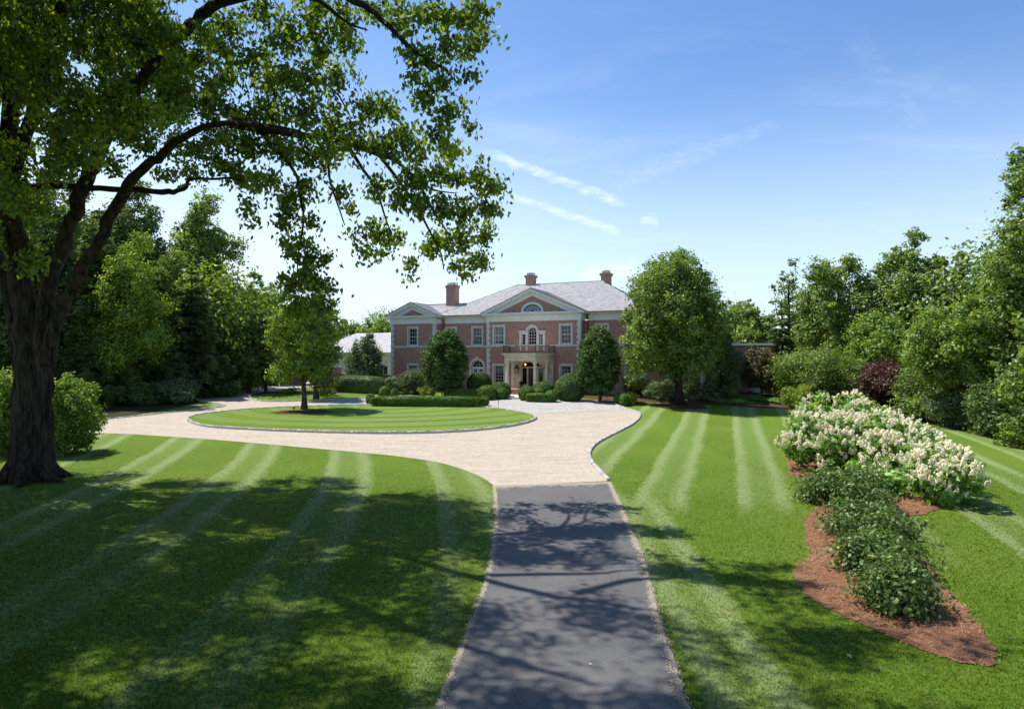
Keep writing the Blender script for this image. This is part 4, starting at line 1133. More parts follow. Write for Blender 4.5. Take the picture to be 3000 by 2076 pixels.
def tree(name, label, px, d, top, bot, hw, mt, lobes=14, L=.26, W=.17, cov=5.0, trunk_r=.2, bark='bark2', taper=.25, depth=1.0, base_xy=None, group=None, cat='tree', lean_px=0, multi=1, size=(.32, .5), reach=(.60, .95), **kw):
    """px: trunk column; d: distance; top/bot: rows of the crown in the photograph; hw: half width in its pixels"""
    SEED[0] += 1; r = np.random.default_rng(SEED[0])
    k = d / F; base = ground((px - CX) * k, d) if base_xy is None else ground(*base_xy)
    zt, zb_ = CZ - (top - HY) * k, CZ - (bot - HY) * k
    c = ((px + lean_px - CX) * k, d, (zt + zb_) / 2); R3 = (hw * k, hw * k * depth, (zt - zb_) / 2)
    bl = sub_blobs(c, R3, lobes, r, size, taper, reach=reach)
    return plant(name, label, cat, tuple(base), bl, mt, L, W, cov, dict(top=(c[0], c[1], c[2] + R3[2] * .55), r=trunk_r, n=min(9, lobes), multi=multi), group, bark, **kw)
def shrub(name, label, px, d, top, hw, mt, L=.16, W=.10, cov=5, lobes=7, base_row=None, group=None, cat='shrub', depth=1.0, rise=.12, size=(.4, .58), **kw):
    """rounded shrub reaching the ground"""
    SEED[0] += 1; r = np.random.default_rng(SEED[0])
    k = d / F; base = ground((px - CX) * k, d); zt = CZ - (top - HY) * k; H = zt - base.z
    c = (base.x, d, base.z + H * .46); R3 = (hw * k, hw * k * depth, H * .54)
    bl = sub_blobs(c, R3, lobes, r, size)
    return plant(name, label, cat, tuple(base), bl, mt, L, W, cov, None, group, crown_name='foliage', **kw)
def clipped(name, label, px, d, top, hw, mt, L=.11, W=.07, cov=5.5, hd=None, square=1.0, group=None, cat='bush', lean=0.0, zsink=0.0, base_z=None):
    """clipped ball or dome: a dense lumpy surface carrying small leaves; one mesh"""
    SEED[0] += 1; r = np.random.default_rng(SEED[0])
    k = d / F; x = (px - CX) * k; base = ground(x, d)
    if base_z is not None: base.z = base_z
    H = CZ - (top - HY) * k - base.z; rx = hw * k; ry = hd if hd else rx
    return clipped_at(name, label, base, rx, ry, H, mt, L, W, cov, square, group, cat, r)
def surf(rx, ry, H, n, r, square):
    D = unit(r.normal(0, 1, (n, 3))); p = 2.0 * square
    s = (np.abs(D) ** p).sum(1) ** (-1 / p); D2 = D * s[:, None]
    return D2 * np.array([rx, ry, H * .54]) + np.array([0, 0, H * .46]), D
def clipped_at(name, label, base, rx, ry, H, mt, L, W, cov, square, group, cat, r, rz=0.0):
    area = 2 * math.pi * ((rx * ry + rx * H * .54 + ry * H * .54) / 3) * 2; n = int(cov * area / (L * W * .5) * .5)
    P, D = surf(rx, ry, H, n, r, square)
    lum = noise_lumps(D, r, 5, .035) + r.normal(0, .02, n); P = (P - [0, 0, H * .46]) * lum[:, None] + [0, 0, H * .46]
    k = P[:, 2] > -.02; P, D = P[k], D[k]; n = len(P)
    cl = noise_lumps(D, r, 8, .5); T = (.5 + (cl - 1) * .25 + r.normal(0, .16, n)).clip(0, 1)
    V, Q = leaves(P, unit(D + [0, 0, .3]), L, W, r, .1, .15, .5)
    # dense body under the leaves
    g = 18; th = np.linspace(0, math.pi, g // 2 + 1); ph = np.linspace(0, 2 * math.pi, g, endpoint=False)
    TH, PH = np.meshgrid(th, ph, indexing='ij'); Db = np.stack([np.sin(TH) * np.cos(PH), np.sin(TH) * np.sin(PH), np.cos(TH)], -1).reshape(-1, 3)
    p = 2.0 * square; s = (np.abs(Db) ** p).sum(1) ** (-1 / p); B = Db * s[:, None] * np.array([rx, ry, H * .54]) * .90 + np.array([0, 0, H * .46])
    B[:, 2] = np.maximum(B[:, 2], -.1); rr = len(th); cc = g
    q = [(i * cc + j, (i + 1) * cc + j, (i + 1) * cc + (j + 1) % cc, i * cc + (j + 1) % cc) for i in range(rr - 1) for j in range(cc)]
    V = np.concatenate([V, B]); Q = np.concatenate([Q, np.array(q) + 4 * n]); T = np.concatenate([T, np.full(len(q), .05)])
    o = mobj(name, fast_mesh(name, V, Q, T), M[mt], None, tuple(base)); o.rotation_euler = (0, 0, rz)
    return tag(o, label, cat, group)
def hedge(name, label, p0, p1, width, H, mt, L=.11, W=.07, cov=5.5, group=None):
    SEED[0] += 1; r = np.random.default_rng(SEED[0]); a, b = Vector((p0[0], p0[1])), Vector((p1[0], p1[1])); m_ = (a + b) / 2; d = b - a
    return clipped_at(name, label, ground(m_.x, m_.y), d.length / 2, width / 2, H, mt, L, W, cov, 3.2, group, 'hedge', r, math.atan2(d.y, d.x))
def conifer(name, label, px, d, top, hw, mt='leaf_blue', L=.55, W=.16, tiers=16, cov=3.6, group=None, trunk_r=.25, bot_off=.3, droop=.5, bark='bark', sparse=1.0, power=.85, cat='tree'):
    """spruce or pine: whorls of drooping sprays round a straight stem"""
    SEED[0] += 1; r = np.random.default_rng(SEED[0]); k = d / F; base = np.array(ground((px - CX) * k, d)); zt = CZ - (top - HY) * k; H = zt - base[2]; R0 = hw * k
    PP, NN, AX, TT = [], [], [], []; tb = MB(); tb.tube([(0, 0, -.2), (0, 0, H * .5), (0, 0, H * .97)], [trunk_r, trunk_r * .6, .03], 7)
    for t in range(tiers):
        f = (t + r.uniform(.0, .6)) / tiers; z = bot_off + (H - bot_off) * f; Rm = R0 * (1 - f) ** power + .25
        nb = int(6 + 5 * (1 - f)); ph0 = r.uniform(0, 6)
        for j in range(nb):
            ph = ph0 + 2 * math.pi * j / nb + r.normal(0, .2); Rb = Rm * r.uniform(.6, 1.12); tilt = r.uniform(-.30, .08) * droop * 2
            n = int(cov * sparse * Rb * Rb * .55 / (L * W * .5)) + 4
            s = np.sqrt(r.uniform(.04, 1, n)); w = r.normal(0, .18, n) * (1.15 - s) * 1.6
            dirx = np.array([math.cos(ph), math.sin(ph), 0]); sd = np.array([-math.sin(ph), math.cos(ph), 0])
            P = dirx * (s * Rb)[:, None] + sd * (w * Rb)[:, None]; P[:, 2] = z + tilt * s * Rb + .10 * Rb * s * s + r.normal(0, .06 * Rb, n) - np.abs(w) * Rb * .25
            ax = unit(dirx * 1.0 + sd * np.sign(w)[:, None] * .7 + np.array([0, 0, -.25]) + r.normal(0, .25, (n, 3)))
            PP.append(P); AX.append(ax); TT.append((.35 + .35 * s + r.normal(0, .15, n) + r.normal(0, .1)).clip(0, 1))
            if Rb > 1 and t % 2 == 0: tb.tube([(0, 0, z), tuple(dirx * Rb * .8 + np.array([0, 0, z + tilt * .8 * Rb]))], [.05, .015], 4)
    P, ax, T = np.concatenate(PP), np.concatenate(AX), np.concatenate(TT); n = len(P)
    nn = unit(np.cross(ax, unit(r.normal(0, 1, (n, 3))))); nn = unit(nn + [0, 0, .5]); sd = unit(np.cross(nn, ax))
    Ls = L * r.uniform(.7, 1.2, n)[:, None]; Ws = W * r.uniform(.7, 1.2, n)[:, None]
    V = np.stack([P - ax * Ls * .4, P + sd * Ws * .5, P + ax * Ls * .6, P - sd * Ws * .5], 1).reshape(-1, 3)
    root = empty(name, tuple(base), 0, label, cat, group)
    mobj('trunk', tb.mesh('trunk', True), M[bark], root); mobj('crown', fast_mesh('crown', V, np.arange(4 * n).reshape(-1, 4), T), M[mt], root)
    return root

# ------------------------------------------------------------------ the great tree on the left
def great_tree():
    r = np.random.default_rng(42); tb0 = gp(66, 1080); base = tuple(tb0); bD = tb0.y
    root = empty('shade_tree', base, 0, 'huge old shade tree with many dark stems at the left edge of the front lawn', 'tree')
    def P(px, py, d): q = at(px, py, d); return (q.x - base[0], q.y - base[1], q.z - base[2])
    b = MB(); D = bD
    # flared trunk made of grown-together stems
    def stem(pts, rad, k=9, sub=4):
        A = np.array([P(*p) for p in pts]); W = np.array(rad, float); n = len(A); out, rr = [], []
        for i in range(n - 1):       # smooth curve through the given points, a little crooked
            p0, p1, p2, p3 = A[max(i - 1, 0)], A[i], A[i + 1], A[min(i + 2, n - 1)]
            for j in range(sub):
                t = j / sub; out.append(.5 * (2 * p1 + (p2 - p0) * t + (2 * p0 - 5 * p1 + 4 * p2 - p3) * t * t + (3 * p1 - p0 - 3 * p2 + p3) * t ** 3) + r.normal(0, .06, 3) * min(1, W[i] * 3) * (i > 1))
                rr.append((W[i] + (W[i + 1] - W[i]) * t) * r.uniform(.94, 1.06))
        out.append(A[-1]); rr.append(W[-1]); b.tube([tuple(q) for q in out], rr, k)
    stem([(70, 1100, D), (70, 1060, D), (68, 960, D), (66, 850, D), (60, 720, D), (40, 600, D), (20, 420, D - .5), (30, 200, D - 1), (60, -60, D - 1.5), (60, -260, D - 1)], [0.905, 0.686, 0.572, 0.525, 0.498, 0.418, 0.337, 0.283, 0.202, 0.0673], 14)
    stem([(40, 1100, D - .5), (45, 1020, D - .3), (48, 850, D), (30, 700, D + .2), (-10, 560, D + .5), (-60, 380, D + 1), (-110, 150, D + 1.5)], [0.505, 0.418, 0.371, 0.337, 0.283, 0.202, 0.101], 10)
    stem([(100, 1095, D + .1), (98, 1030, D), (96, 900, D), (98, 760, D), (110, 640, D), (150, 520, D - .3), (188, 430, D - .8), (230, 330, D - 1.5), (262, 255, D - 2.2), (300, 200, D - 3), (350, 150, D - 4), (400, 90, D - 5), (440, 45, D - 6), (490, 5, D - 7), (560, -50, D - 8), (700, -120, D - 9)], [0.539, 0.445, 0.378, 0.35, 0.324, 0.296, 0.283, 0.27, 0.256, 0.243, 0.223, 0.202, 0.182, 0.161, 0.122, 0.0673], 10)
    stem([(108, 820, D - .1), (122, 740, D - .2), (150, 680, D - .4), (190, 600, D - .8), (235, 520, D - 1.2), (280, 430, D - 1.8), (320, 385, D - 2.4), (370, 345, D - 3), (430, 300, D - 4), (520, 275, D - 5), (620, 290, D - 6.5)], [0.31, 0.286, 0.263, 0.248, 0.232, 0.217, 0.185, 0.155, 0.124, 0.0927, 0.0464], 9)
    stem([(22, 425, D - .4), (105, 418, D - .5), (200, 422, D - .8), (300, 428, D - 1.6), (380, 432, D - 2.4), (415, 425, D - 3), (430, 403, D - 3.4), (480, 404, D - 4), (520, 400, D - 4.6), (548, 410, D - 5)], [0.14, 0.131, 0.124, 0.116, 0.108, 0.0851, 0.0619, 0.0464, 0.0348, 0.0155], 7)
    stem([(60, 560, D), (10, 460, D - 2), (-60, 330, D - 5), (-160, 180, D - 9), (-260, 60, D - 12)], [0.279, 0.248, 0.202, 0.155, 0.0619], 8)
    stem([(24, 420, D - .5), (45, 340, D - 1.2), (105, 160, D - 4), (160, -40, D - 7), (260, -260, D - 10), (420, -420, D - 12)], [0.28, 0.263, 0.217, 0.185, 0.14, 0.0542], 8)
    # roots
    for ph, L in ((-.3, 1.9), (-1.2, 1.7), (.5, 1.6), (-2.1, 1.8), (3.0, 1.6), (1.6, 1.4)):
        c, s = math.cos(ph), math.sin(ph); b.tube([(c * .5, s * .5, .75), (c * .95, s * .95, .25), (c * L, s * L, -.05)], [.35, .26, .08], 7)
    q3 = lambda x, y, d: (x / 1.301, y / 1.301, d)
    boughs = [
        ([(520, 275, D - 5), (580, 288, 24.2), q3(824, 383, 24.2), q3(889, 399, 24.4), q3(970, 404, 24.6), q3(1050, 431, 25), q3(1110, 453, 25.2), q3(1163, 474, 25.4), q3(1212, 517, 25.7), q3(1266, 555, 26), q3(1336, 566, 26)], .20),
        ([(480, 12, D - 7), (600, -15, 22), q3(910, -8, 22), q3(959, 21, 22), q3(1023, 70, 22), q3(1077, 89, 22)], .14),
        ([(620, -80, D - 8), q3(960, -40, 21.5), q3(1023, -2, 21.5), q3(1077, 21, 21.5), q3(1120, 59, 21.5), q3(1185, 124, 21.5), q3(1239, 167, 21.6), q3(1304, 205, 21.6), q3(1347, 253, 21.6)], .15),
        ([(575, 288, 24.2), (600, 310, 24.6), q3(792, 426, 25), q3(840, 469, 25.2), q3(867, 512, 25.4), q3(878, 566, 25.6), q3(889, 647, 25.8), q3(872, 755, 26), q3(875, 830, 26)], .10),
        ([q3(1018, 424, 24.8), q3(1066, 501, 25.2), q3(1099, 545, 25.6), q3(1130, 640, 26), q3(1150, 700, 26)], .07),
        ([q3(1110, 453, 25.2), q3(1190, 560, 25.6), q3(1245, 650, 26), q3(1290, 740, 26.4), q3(1300, 790, 26.5)], .07),
        ([q3(1212, 517, 25.7), q3(1260, 600, 26), q3(1310, 680, 26.3), q3(1340, 730, 26.5)], .06),
        ([q3(960, 404, 24.6), q3(965, 520, 25), q3(990, 600, 25.5), q3(1010, 660, 26)], .06),
        ([(600, 170, 24), q3(960, 250, 24), q3(1030, 350, 24.3)], .07)]
    for pts, r0 in boughs: stem(pts, list(np.linspace(r0, .02, len(pts))), 6, 3)
    # leaf masses: column, row, radius (photograph pixels), distance
    masses = []
    def ms(lst, d, dj=.8, k=1.0):
        for (x, y, q) in lst: masses.append((x, y, q * k, d + r.uniform(-dj, dj)))
    ms([(1082, 22, 33), (1090, 72, 27), (1050, 50, 38), (1010, 38, 40), (960, 36, 42), (905, 50, 42), (850, 28, 38), (1040, 115, 30), (1064, 98, 26), (1000, 108, 33), (958, 128, 33), (920, 118, 30), (1052, 168, 22), (1000, 188, 33), (958, 220, 38), (1002, 262, 33), (1040, 236, 18), (1058, 284, 20), (980, 305, 33), (932, 178, 24), (1008, 345, 28)], 21.6)
    ms([(870, 250, 40), (822, 235, 36), (905, 312, 42), (950, 342, 38), (860, 330, 45), (800, 322, 46), (752, 284, 46), (985, 392, 32), (1018, 342, 26), (932, 400, 42), (1030, 402, 32), (1080, 402, 40), (1112, 424, 30), (1102, 470, 34), (1050, 480, 38), (1000, 468, 42), (950, 458, 40), (900, 450, 36), (852, 425, 36)], 24.6)
    ms([(1090, 528, 34), (1040, 540, 38), (990, 545, 38), (1080, 585, 30), (1032, 602, 26), (1048, 624, 14), (962, 565, 22), (930, 592, 22), (922, 628, 12), (880, 535, 33), (840, 515, 32), (822, 568, 22), (860, 572, 20), (800, 530, 20), (788, 470, 16)], 26.2)
    ms([(640, 450, 40), (690, 425, 36), (640, 500, 30), (700, 500, 22), (655, 555, 30), (690, 595, 38), (705, 640, 42), (735, 585, 22), (655, 640, 34), (690, 545, 24), (668, 690, 34), (720, 690, 32), (690, 740, 30), (745, 650, 20)], 25.6)
    ms([(760, 170, 44), (720, 110, 46), (780, 90, 40), (770, 30, 46), (700, 40, 50), (700, 190, 52), (690, 260, 50), (640, 330, 50), (700, 350, 46), (600, 260, 56), (560, 330, 54), (620, 180, 58), (640, 90, 52), (570, 130, 52), (590, 30, 46), (540, 400, 36), (600, 410, 40), (500, 370, 44), (560, 470, 24), (565, 505, 16), (740, 340, 38), (520, 250, 50), (770, 440, 26)], 24, 1.6)
    ms([(360, 250, 40), (420, 205, 38), (330, 325, 38), (400, 325, 40), (300, 200, 44), (455, 335, 36), (350, 170, 40), (405, 130, 36), (270, 280, 42), (470, 240, 44), (430, 385, 28), (370, 390, 24), (320, 110, 40), (500, 310, 40), (250, 370, 34)], 27.5, 3.5)
    for gy in range(-40, 640, 62):            # deep inner crown above and behind the trunk
        for gx in range(-150, 540, 66):
            if gy > 400 and gx > 100: continue
            if gy > 300 and gx > 430 - (gy - 300) * .8: continue
            if (gx - 430) ** 2 / 90 ** 2 + (gy - 40) ** 2 / 40 ** 2 < 1: continue
            if gy > 330 and gx > 180 and r.uniform() < .45: continue
            if r.uniform() < .10 or math.sin(gx * .021 + 1.0) * math.sin(gy * .026 + gx * .008) > .62: continue
            masses.append((gx + r.uniform(-25, 25), gy + r.uniform(-22, 22), r.uniform(30, 54), r.uniform(27, 34)))
            if r.uniform() < .72 + .2 * (gx < 200) - .3 * (gy < 60 and gx > 400) + .2: masses.append((gx + r.uniform(-33, 33), gy + r.uniform(-31, 31), r.uniform(26, 46), r.uniform(20, 25)))
            if gx < 440 and gy < 400 and r.uniform() < .5: masses.append((gx + r.uniform(-33, 33), gy + r.uniform(-31, 31), r.uniform(24, 40), r.uniform(19.5, 23)))
    blobs = []
    for (x, y, q, d) in masses:
        c = P(x, y, d); k = d / F; blobs.append((c[0], c[1], c[2], q * k, q * k * 1.15, q * k * .92))
    # the part of the crown above and outside the frame that shades the lawn and drive
    ex = []; cot = 1 / math.tan(SUN_EL); shx, shy = -math.sin(SUN_AZ) * cot, -math.cos(SUN_AZ) * cot
    for i in range(2600):
        tx, ty = r.uniform(-22, 8.5), r.uniform(6, 30)
        if ty > 29.0 - max(0, tx + 3) * .35 + 1.9 * math.sin(tx * .85 + .6) + 1.1 * math.sin(tx * 2.2): continue
        keep = 1.0 if tx < -1.5 else .70 if tx < 3.2 else .36 if ty > 12 else .12
        ga, gb = tx * .5 + ty * .87, tx * .87 - ty * .5
        if math.sin(ga * 1.5 + .8 * math.sin(gb * .9)) * math.sin(gb * .75 + 1.3) + .35 * math.sin(ga * 3.1 + gb) > (.17 if ty > 13 else .32): continue
        if r.uniform() > keep * (1 if ty > 13 else .8): continue
        h = r.uniform(10.5, 19) if ty > 15 else r.uniform(13.5, 22); X, Y, Z = tx - shx * h, ty - shy * h, 0.3 + h
        if Y < 3: continue
        py = HY - (Z - CZ) / Y * F; px = CX + X / Y * F; rad = 150 * 14 / Y
        vis = py > -rad and px > -rad
        if vis: continue
        s = r.uniform(.5, 1.05); ex.append((X - base[0], Y - base[1], Z - base[2], s, s, s * .5))
    for i in range(230):       # extra thick top layer of leaves, added to shade the crown's left part
        X, Y, Z = r.uniform(-36, -11), r.uniform(19, 41), r.uniform(18, 27)
        if ((X + 22) / 15) ** 2 + ((Y - 30) / 12) ** 2 + ((Z - 19) / 9) ** 2 > 1: continue
        py = HY - (Z - CZ) / Y * F; px = CX + X / Y * F
        if px > 430 and py > -80: continue
        if Y + shy * Z > 26 or X + shx * Z > 0: continue
        q = r.uniform(1.0, 1.9); ex.append((X - base[0], Y - base[1], Z - base[2], q, q, q * .6))
    V, Q, T = blob_leaves(blobs, 2.75, .215, .128, r, shell=.5, clump=.17, clump_n=8, droop=1.1, upbias=.7, lump=.3, jitter=.5)
    V2, Q2, T2 = blob_leaves(ex, 3.2, .24, .14, r, shell=.45, clump=.34, clump_n=14, droop=.9, upbias=.7, jitter=.5)
    tw = MB()    # twigs through the leaf masses
    for (x, y, z, rx, ry, rz) in blobs:
        for _ in range(2):
            v = unit(r.normal(0, 1, 3)) * [1, 1, .5]; v[2] -= .5; tw.tube([(x - v[0] * rx * .8, y - v[1] * ry * .8, z - v[2] * rz * .4 + .1), (x + .1 * v[0], y, z + rz * .1), (x + v[0] * rx * .9, y + v[1] * ry * .9, z + v[2] * rz * .9)], [.022, .014, .006], 4)
    mobj('trunk', b.mesh('trunk', True), M['bark'], root); mobj('twigs', tw.mesh('twigs'), M['bark'], root)['kind'] = 'stuff'
    mobj('crown', fast_mesh('crown', np.concatenate([V, V2]), np.concatenate([Q, Q2 + len(V)]), np.concatenate([T, T2])), M['leaf_near'], root)
    return root
great_tree()

# ------------------------------------------------------------------ trees and shrubs round the house
WB = 'trees standing behind the lawn'
# island
ring('mulch_ring', gp(678, 931), 2.3, 1.5, M['mulch'], .14)
tree('lawn_tree', 'young round crowned tree on the oval island lawn with dark mulch at its foot', 685, 56.5, 610, 882, 84, 'leaf_lite', 30, .24, .15, 3.6, .24, taper=.25, size=(.2, .36))
hp = gp(842, 917), gp(1082, 919)
hedge('box_hedge', 'long clipped box hedge along the back of the oval island lawn', (hp[0].x, hp[0].y + .4), (hp[1].x, hp[1].y + .4), 1.3, .95, 'leaf_box')
clipped('box_ball', 'clipped box ball at the left end of the island hedge', 835, 61.0, 886, 11, 'leaf_box')
clipped('box_ball', 'clipped egg shaped box bush at the right end of the island hedge', 1090, 60.2, 892, 11.5, 'leaf_box')
# before the house, left to right
clipped('box_ball', 'larger round box bush by the kerb near the small blue sign on the left', 866, 65.5, 870, 13, 'leaf_box')
clipped('box_ball', 'smaller round box bush beside the larger one on the left kerb', 888, 65.0, 874, 9, 'leaf_box')
hedge('yew_hedge', 'grey green sheared hedge before the white garage', at(762, 870, 74).xy, at(862, 870, 71).xy, 1.8, 1.75, 'leaf_grey')
tree('ornamental_tree', 'small pale green layered tree before the white garage', 826, 77, 750, 866, 54, 'leaf_grey', 18, .22, .13, 2.9, .14, taper=.6)
clipped('round_shrub', 'dark rounded shrub between the grey hedge and the spreading juniper', 882, 70.5, 851, 15, 'leaf_boxd')
shrub('spreading_juniper', 'wide low mounded juniper under the left wing window', 922, 71, 839, 42, 'leaf_grey', .26, .07, 4.5, 12, depth=.7, upbias=.3)
shrub('yellow_shrub', 'left one of two small yellow shrubs beside the round holly', 953, 68.5, 868, 13, 'leaf_lime', .10, .06, 4, 4, group='small yellow shrubs')
shrub('yellow_shrub', 'right one of two small yellow shrubs beside the round holly', 972, 68.8, 868, 12, 'leaf_lime', .10, .06, 4, 4, group='small yellow shrubs')
tree('holly_tree', 'dense egg shaped holly tree before the left half of the house', 1003, 68.0, 740, 886, 58, 'leaf_boxd', 70, .16, .11, 6.5, .13, taper=.20, size=(.19, .25), multi=3, reach=(.80, .86))
tree('holly_tree', 'dense egg shaped holly tree beside the right half of the house', 1349, 63.5, 730, 895, 55, 'leaf_boxd', 70, .16, .11, 6.5, .13, taper=.20, size=(.19, .25), multi=3, reach=(.80, .86))
clipped('yew_dome', 'big dark clipped dome under the arched door left of the porch', 1080, 68.6, 838, 28, 'leaf_boxd')
clipped('yew_dome', 'big dark clipped dome under the window right of the porch', 1285, 64.6, 841, 33, 'leaf_boxd')
hp = at(1006, 880, 66.6), at(1092, 880, 65.6)
hedge('entrance_hedge', 'long low clipped hedge left of the entrance patio', hp[0].xy, hp[1].xy, 1.3, .95, 'leaf_box')
clipped('box_dome', 'bulging box dome at the right end of the left entrance hedge', 1097, 65.5, 867, 22, 'leaf_box')
clipped('box_dome', 'low box mound beside the porch step on the left', 1128, 66.0, 873, 17, 'leaf_box')
clipped('box_dome', 'low box mound behind the left entrance hedge against the porch columns', 1127, 67.6, 860, 24, 'leaf_boxd')
clipped('box_dome', 'tall box dome beside the porch step on the right', 1186, 64.8, 869, 19, 'leaf_box')
hp = at(1188, 890, 63.8), at(1243, 890, 63.2)
hedge('entrance_hedge', 'short low clipped hedge right of the entrance patio', hp[0].xy, hp[1].xy, 1.3, .80, 'leaf_box')
clipped('box_dome', 'rounded box end at the right end of the short hedge by the blue sign', 1241, 63.4, 878, 16, 'leaf_box')
clipped('box_dome', 'small box mound between the tall dome and the yew before the porch', 1212, 65.2, 874, 17, 'leaf_box')
clipped('yew_dome', 'mid sized yew dome before the right porch columns', 1223, 66.2, 859, 26, 'leaf_boxd')
clipped('box_ball', 'small dark box ball between the yew domes right of the porch', 1256, 65.5, 868, 10, 'leaf_boxd')
clipped('box_ball', 'left box ball of three at the right bend of the court kerb', 1392, 61.5, 885, 10, 'leaf_box')
clipped('box_ball', 'front box ball of three at the right bend of the court kerb', 1406, 60.0, 886, 11, 'leaf_box')
clipped('box_ball', 'yellowish right box ball of three at the right bend of the court kerb', 1420, 60.8, 882, 13.5, 'leaf_lime')
ring('mulch_bed', gp(1406, 905), 2.0, 1.0, M['mulch'], .035)
# big round tree on the right lawn and what stands round it
ring('mulch_ring', gp(1531, 915), 2.6, 1.9, M['mulch'], .035)
tree('lawn_tree', 'large dense round crowned tree on the right lawn before the house', 1531, 61.5, 556, 858, 140, 'leaf_mid', 60, .25, .16, 3.3, .38, taper=.34, size=(.17, .34), lean_px=-12, bark='bark')
for dx, tp, h_ in ((-92, 690, 44),): pass
shrub('spreading_juniper', 'feathery mounded juniper left of the trunk of the big round tree', 1492, 66, 858, 36, 'leaf_grey', .3, .07, 4.5, 9, upbias=.3)
shrub('arborvitae', 'dense blue green evergreen right of the trunk of the big round tree', 1556, 65, 846, 22, 'leaf_blue', .16, .09, 5, 6)
shrub('laurel_shrub', 'broad speckled laurel before the side wing', 1590, 66, 838, 28, 'leaf_grey', .2, .12, 4, 8)
tree('evergreen_tree', 'dark evergreen between the big round tree and the side wing', 1628, 68, 745, 888, 46, 'leaf_dark', 14, .24, .12, 5, .2)
shrub('laurel_shrub', 'dark laurel against the house wall behind the right kerb balls', 1436, 68.5, 838, 36, 'leaf_dark', .2, .12, 5, 8)
shrub('laurel_shrub', 'dark laurel under the right wing windows', 1475, 69.5, 838, 30, 'leaf_dark', .2, .12, 5, 8)
shrub('low_shrub', 'low leafy shrub at the foot of the side wing wall', 1648, 66, 862, 24, 'leaf_mid', .18, .1, 4, 6)
tree('bronze_tree', 'reddish brown ornamental tree beside the white side door', 1715, 69, 780, 885, 44, 'leaf_bronze', 14, .22, .13, 4.5, .14)
shrub('lime_shrub', 'bright lime green flat topped shrub beside the flagstones', 1800, 61, 868, 36, 'leaf_lime', .16, .1, 3.6, 8, upbias=.6)
shrub('woodland_shrub', 'large speckled green shrub left of the red maple', 1842, 66, 796, 82, 'leaf_mid', .22, .14, 4.2, 16)
shrub('woodland_shrub', 'mid green shrub behind the bright lime shrub', 1772, 70, 835, 45, 'leaf_mid', .22, .14, 4.2, 9)
tree('red_maple', 'dark red leaved maple at the edge of the right hand wood', 1985, 62, 812, 928, 62, 'leaf_red', 16, .22, .13, 4.5, .16, taper=.1)
for k, (px, d, tp, hw, mt_, lab) in enumerate([
    (2095, 57, 818, 70, 'leaf_dark', 'dark leafy shrub right of the red maple at the foot of the wood'), (2170, 52, 880, 78, 'leaf_grey', 'grey green rhododendron mound on the edge of the sloping lawn'),
    (2060, 55, 890, 42, 'leaf_mid', 'low mid green shrub before the red maple'), (2255, 47, 850, 75, 'leaf_dark', 'tall dark shrub behind the rhododendron on the right edge'), (2310, 41, 940, 45, 'leaf_mid', 'small green shrub at the far right end of the wood edge'), (1930, 60, 902, 30, 'leaf_mid', 'small shrub at the left foot of the red maple')]):
    shrub('wood_edge_shrub', lab, px, d, tp, hw, mt_, .22, .13, 4.5, 10)
# background on the right, from the house outwards
tree('background_tree', 'rounded tree with pale top behind the side wing', 1672, 92, 655, 860, 62, 'leaf_mid', 16, .38, .25, 4.0, .3, group=WB)
tree('background_tree', 'light green tree in front of the wood beside the side wing', 1683, 84, 708, 868, 44, 'leaf_lite', 12, .34, .22, 4.0, .25, group=WB)
tree('background_tree', 'tall sparse tree with bare forks against the sky', 1776, 92, 578, 760, 46, 'leaf_mid', 12, .38, .22, 2.2, .32, group=WB, size=(.22, .36), bark='bark')
conifer('pine_tree', 'soft grey green pine below the tall sparse tree', 1762, 84, 690, 62, 'leaf_blue', .8, .2, 16, 3.4, WB)
tree('background_tree', 'tall broad locust tree left of the pair on the right', 1888, 78, 556, 860, 92, 'leaf_mid', 26, .36, .22, 4.4, .36, group=WB, size=(.24, .38), taper=.15)
tree('background_tree', 'tallest feathery locust tree of the wood on the right', 2040, 74, 516, 860, 92, 'leaf_mid', 28, .36, .22, 4.4, .4, group=WB, size=(.22, .36), taper=.2)
tree('background_tree', 'leaning locust tree between the tallest one and the near wood tree', 2150, 70, 555, 860, 70, 'leaf_mid', 20, .34, .2, 4.0, .3, group=WB, size=(.22, .36))
tree('wood_tree', 'spreading yellow green tree overhanging the red maple', 2150, 52, 690, 885, 150, 'leaf_lite', 30, .26, .15, 3.6, .3, size=(.22, .34), depth=.7, taper=.3)
tree('wood_tree', 'very tall near tree cut by the right frame edge', 2330, 48, 300, 900, 110, 'leaf_mid', 34, .27, .16, 4.4, .5, size=(.2, .34), bark='bark')
tree('wood_tree', 'lower leafy tree filling the gap under the tall tree on the right edge', 2262, 50, 560, 880, 95, 'leaf_lite', 24, .26, .16, 4.0, .35, size=(.24, .36))
tree('wood_tree', 'near dark tree standing at the far right edge of the sloping lawn', 2345, 38, 700, 1010, 70, 'leaf_mid', 16, .24, .15, 4.4, .3)
tree('background_tree', 'lower leafy tree between the sparse tree and the broad locust', 1835, 90, 640, 860, 48, 'leaf_lite', 14, .36, .22, 4.0, .25, group=WB)
tree('background_tree', 'low leafy tree left of the grey green pine', 1722, 90, 690, 860, 40, 'leaf_mid', 12, .36, .22, 4.0, .25, group=WB)
tree('background_tree', 'bushy tree filling in behind the red maple', 1990, 68, 690, 900, 80, 'leaf_lite', 18, .32, .2, 4.0, .25, group=WB)
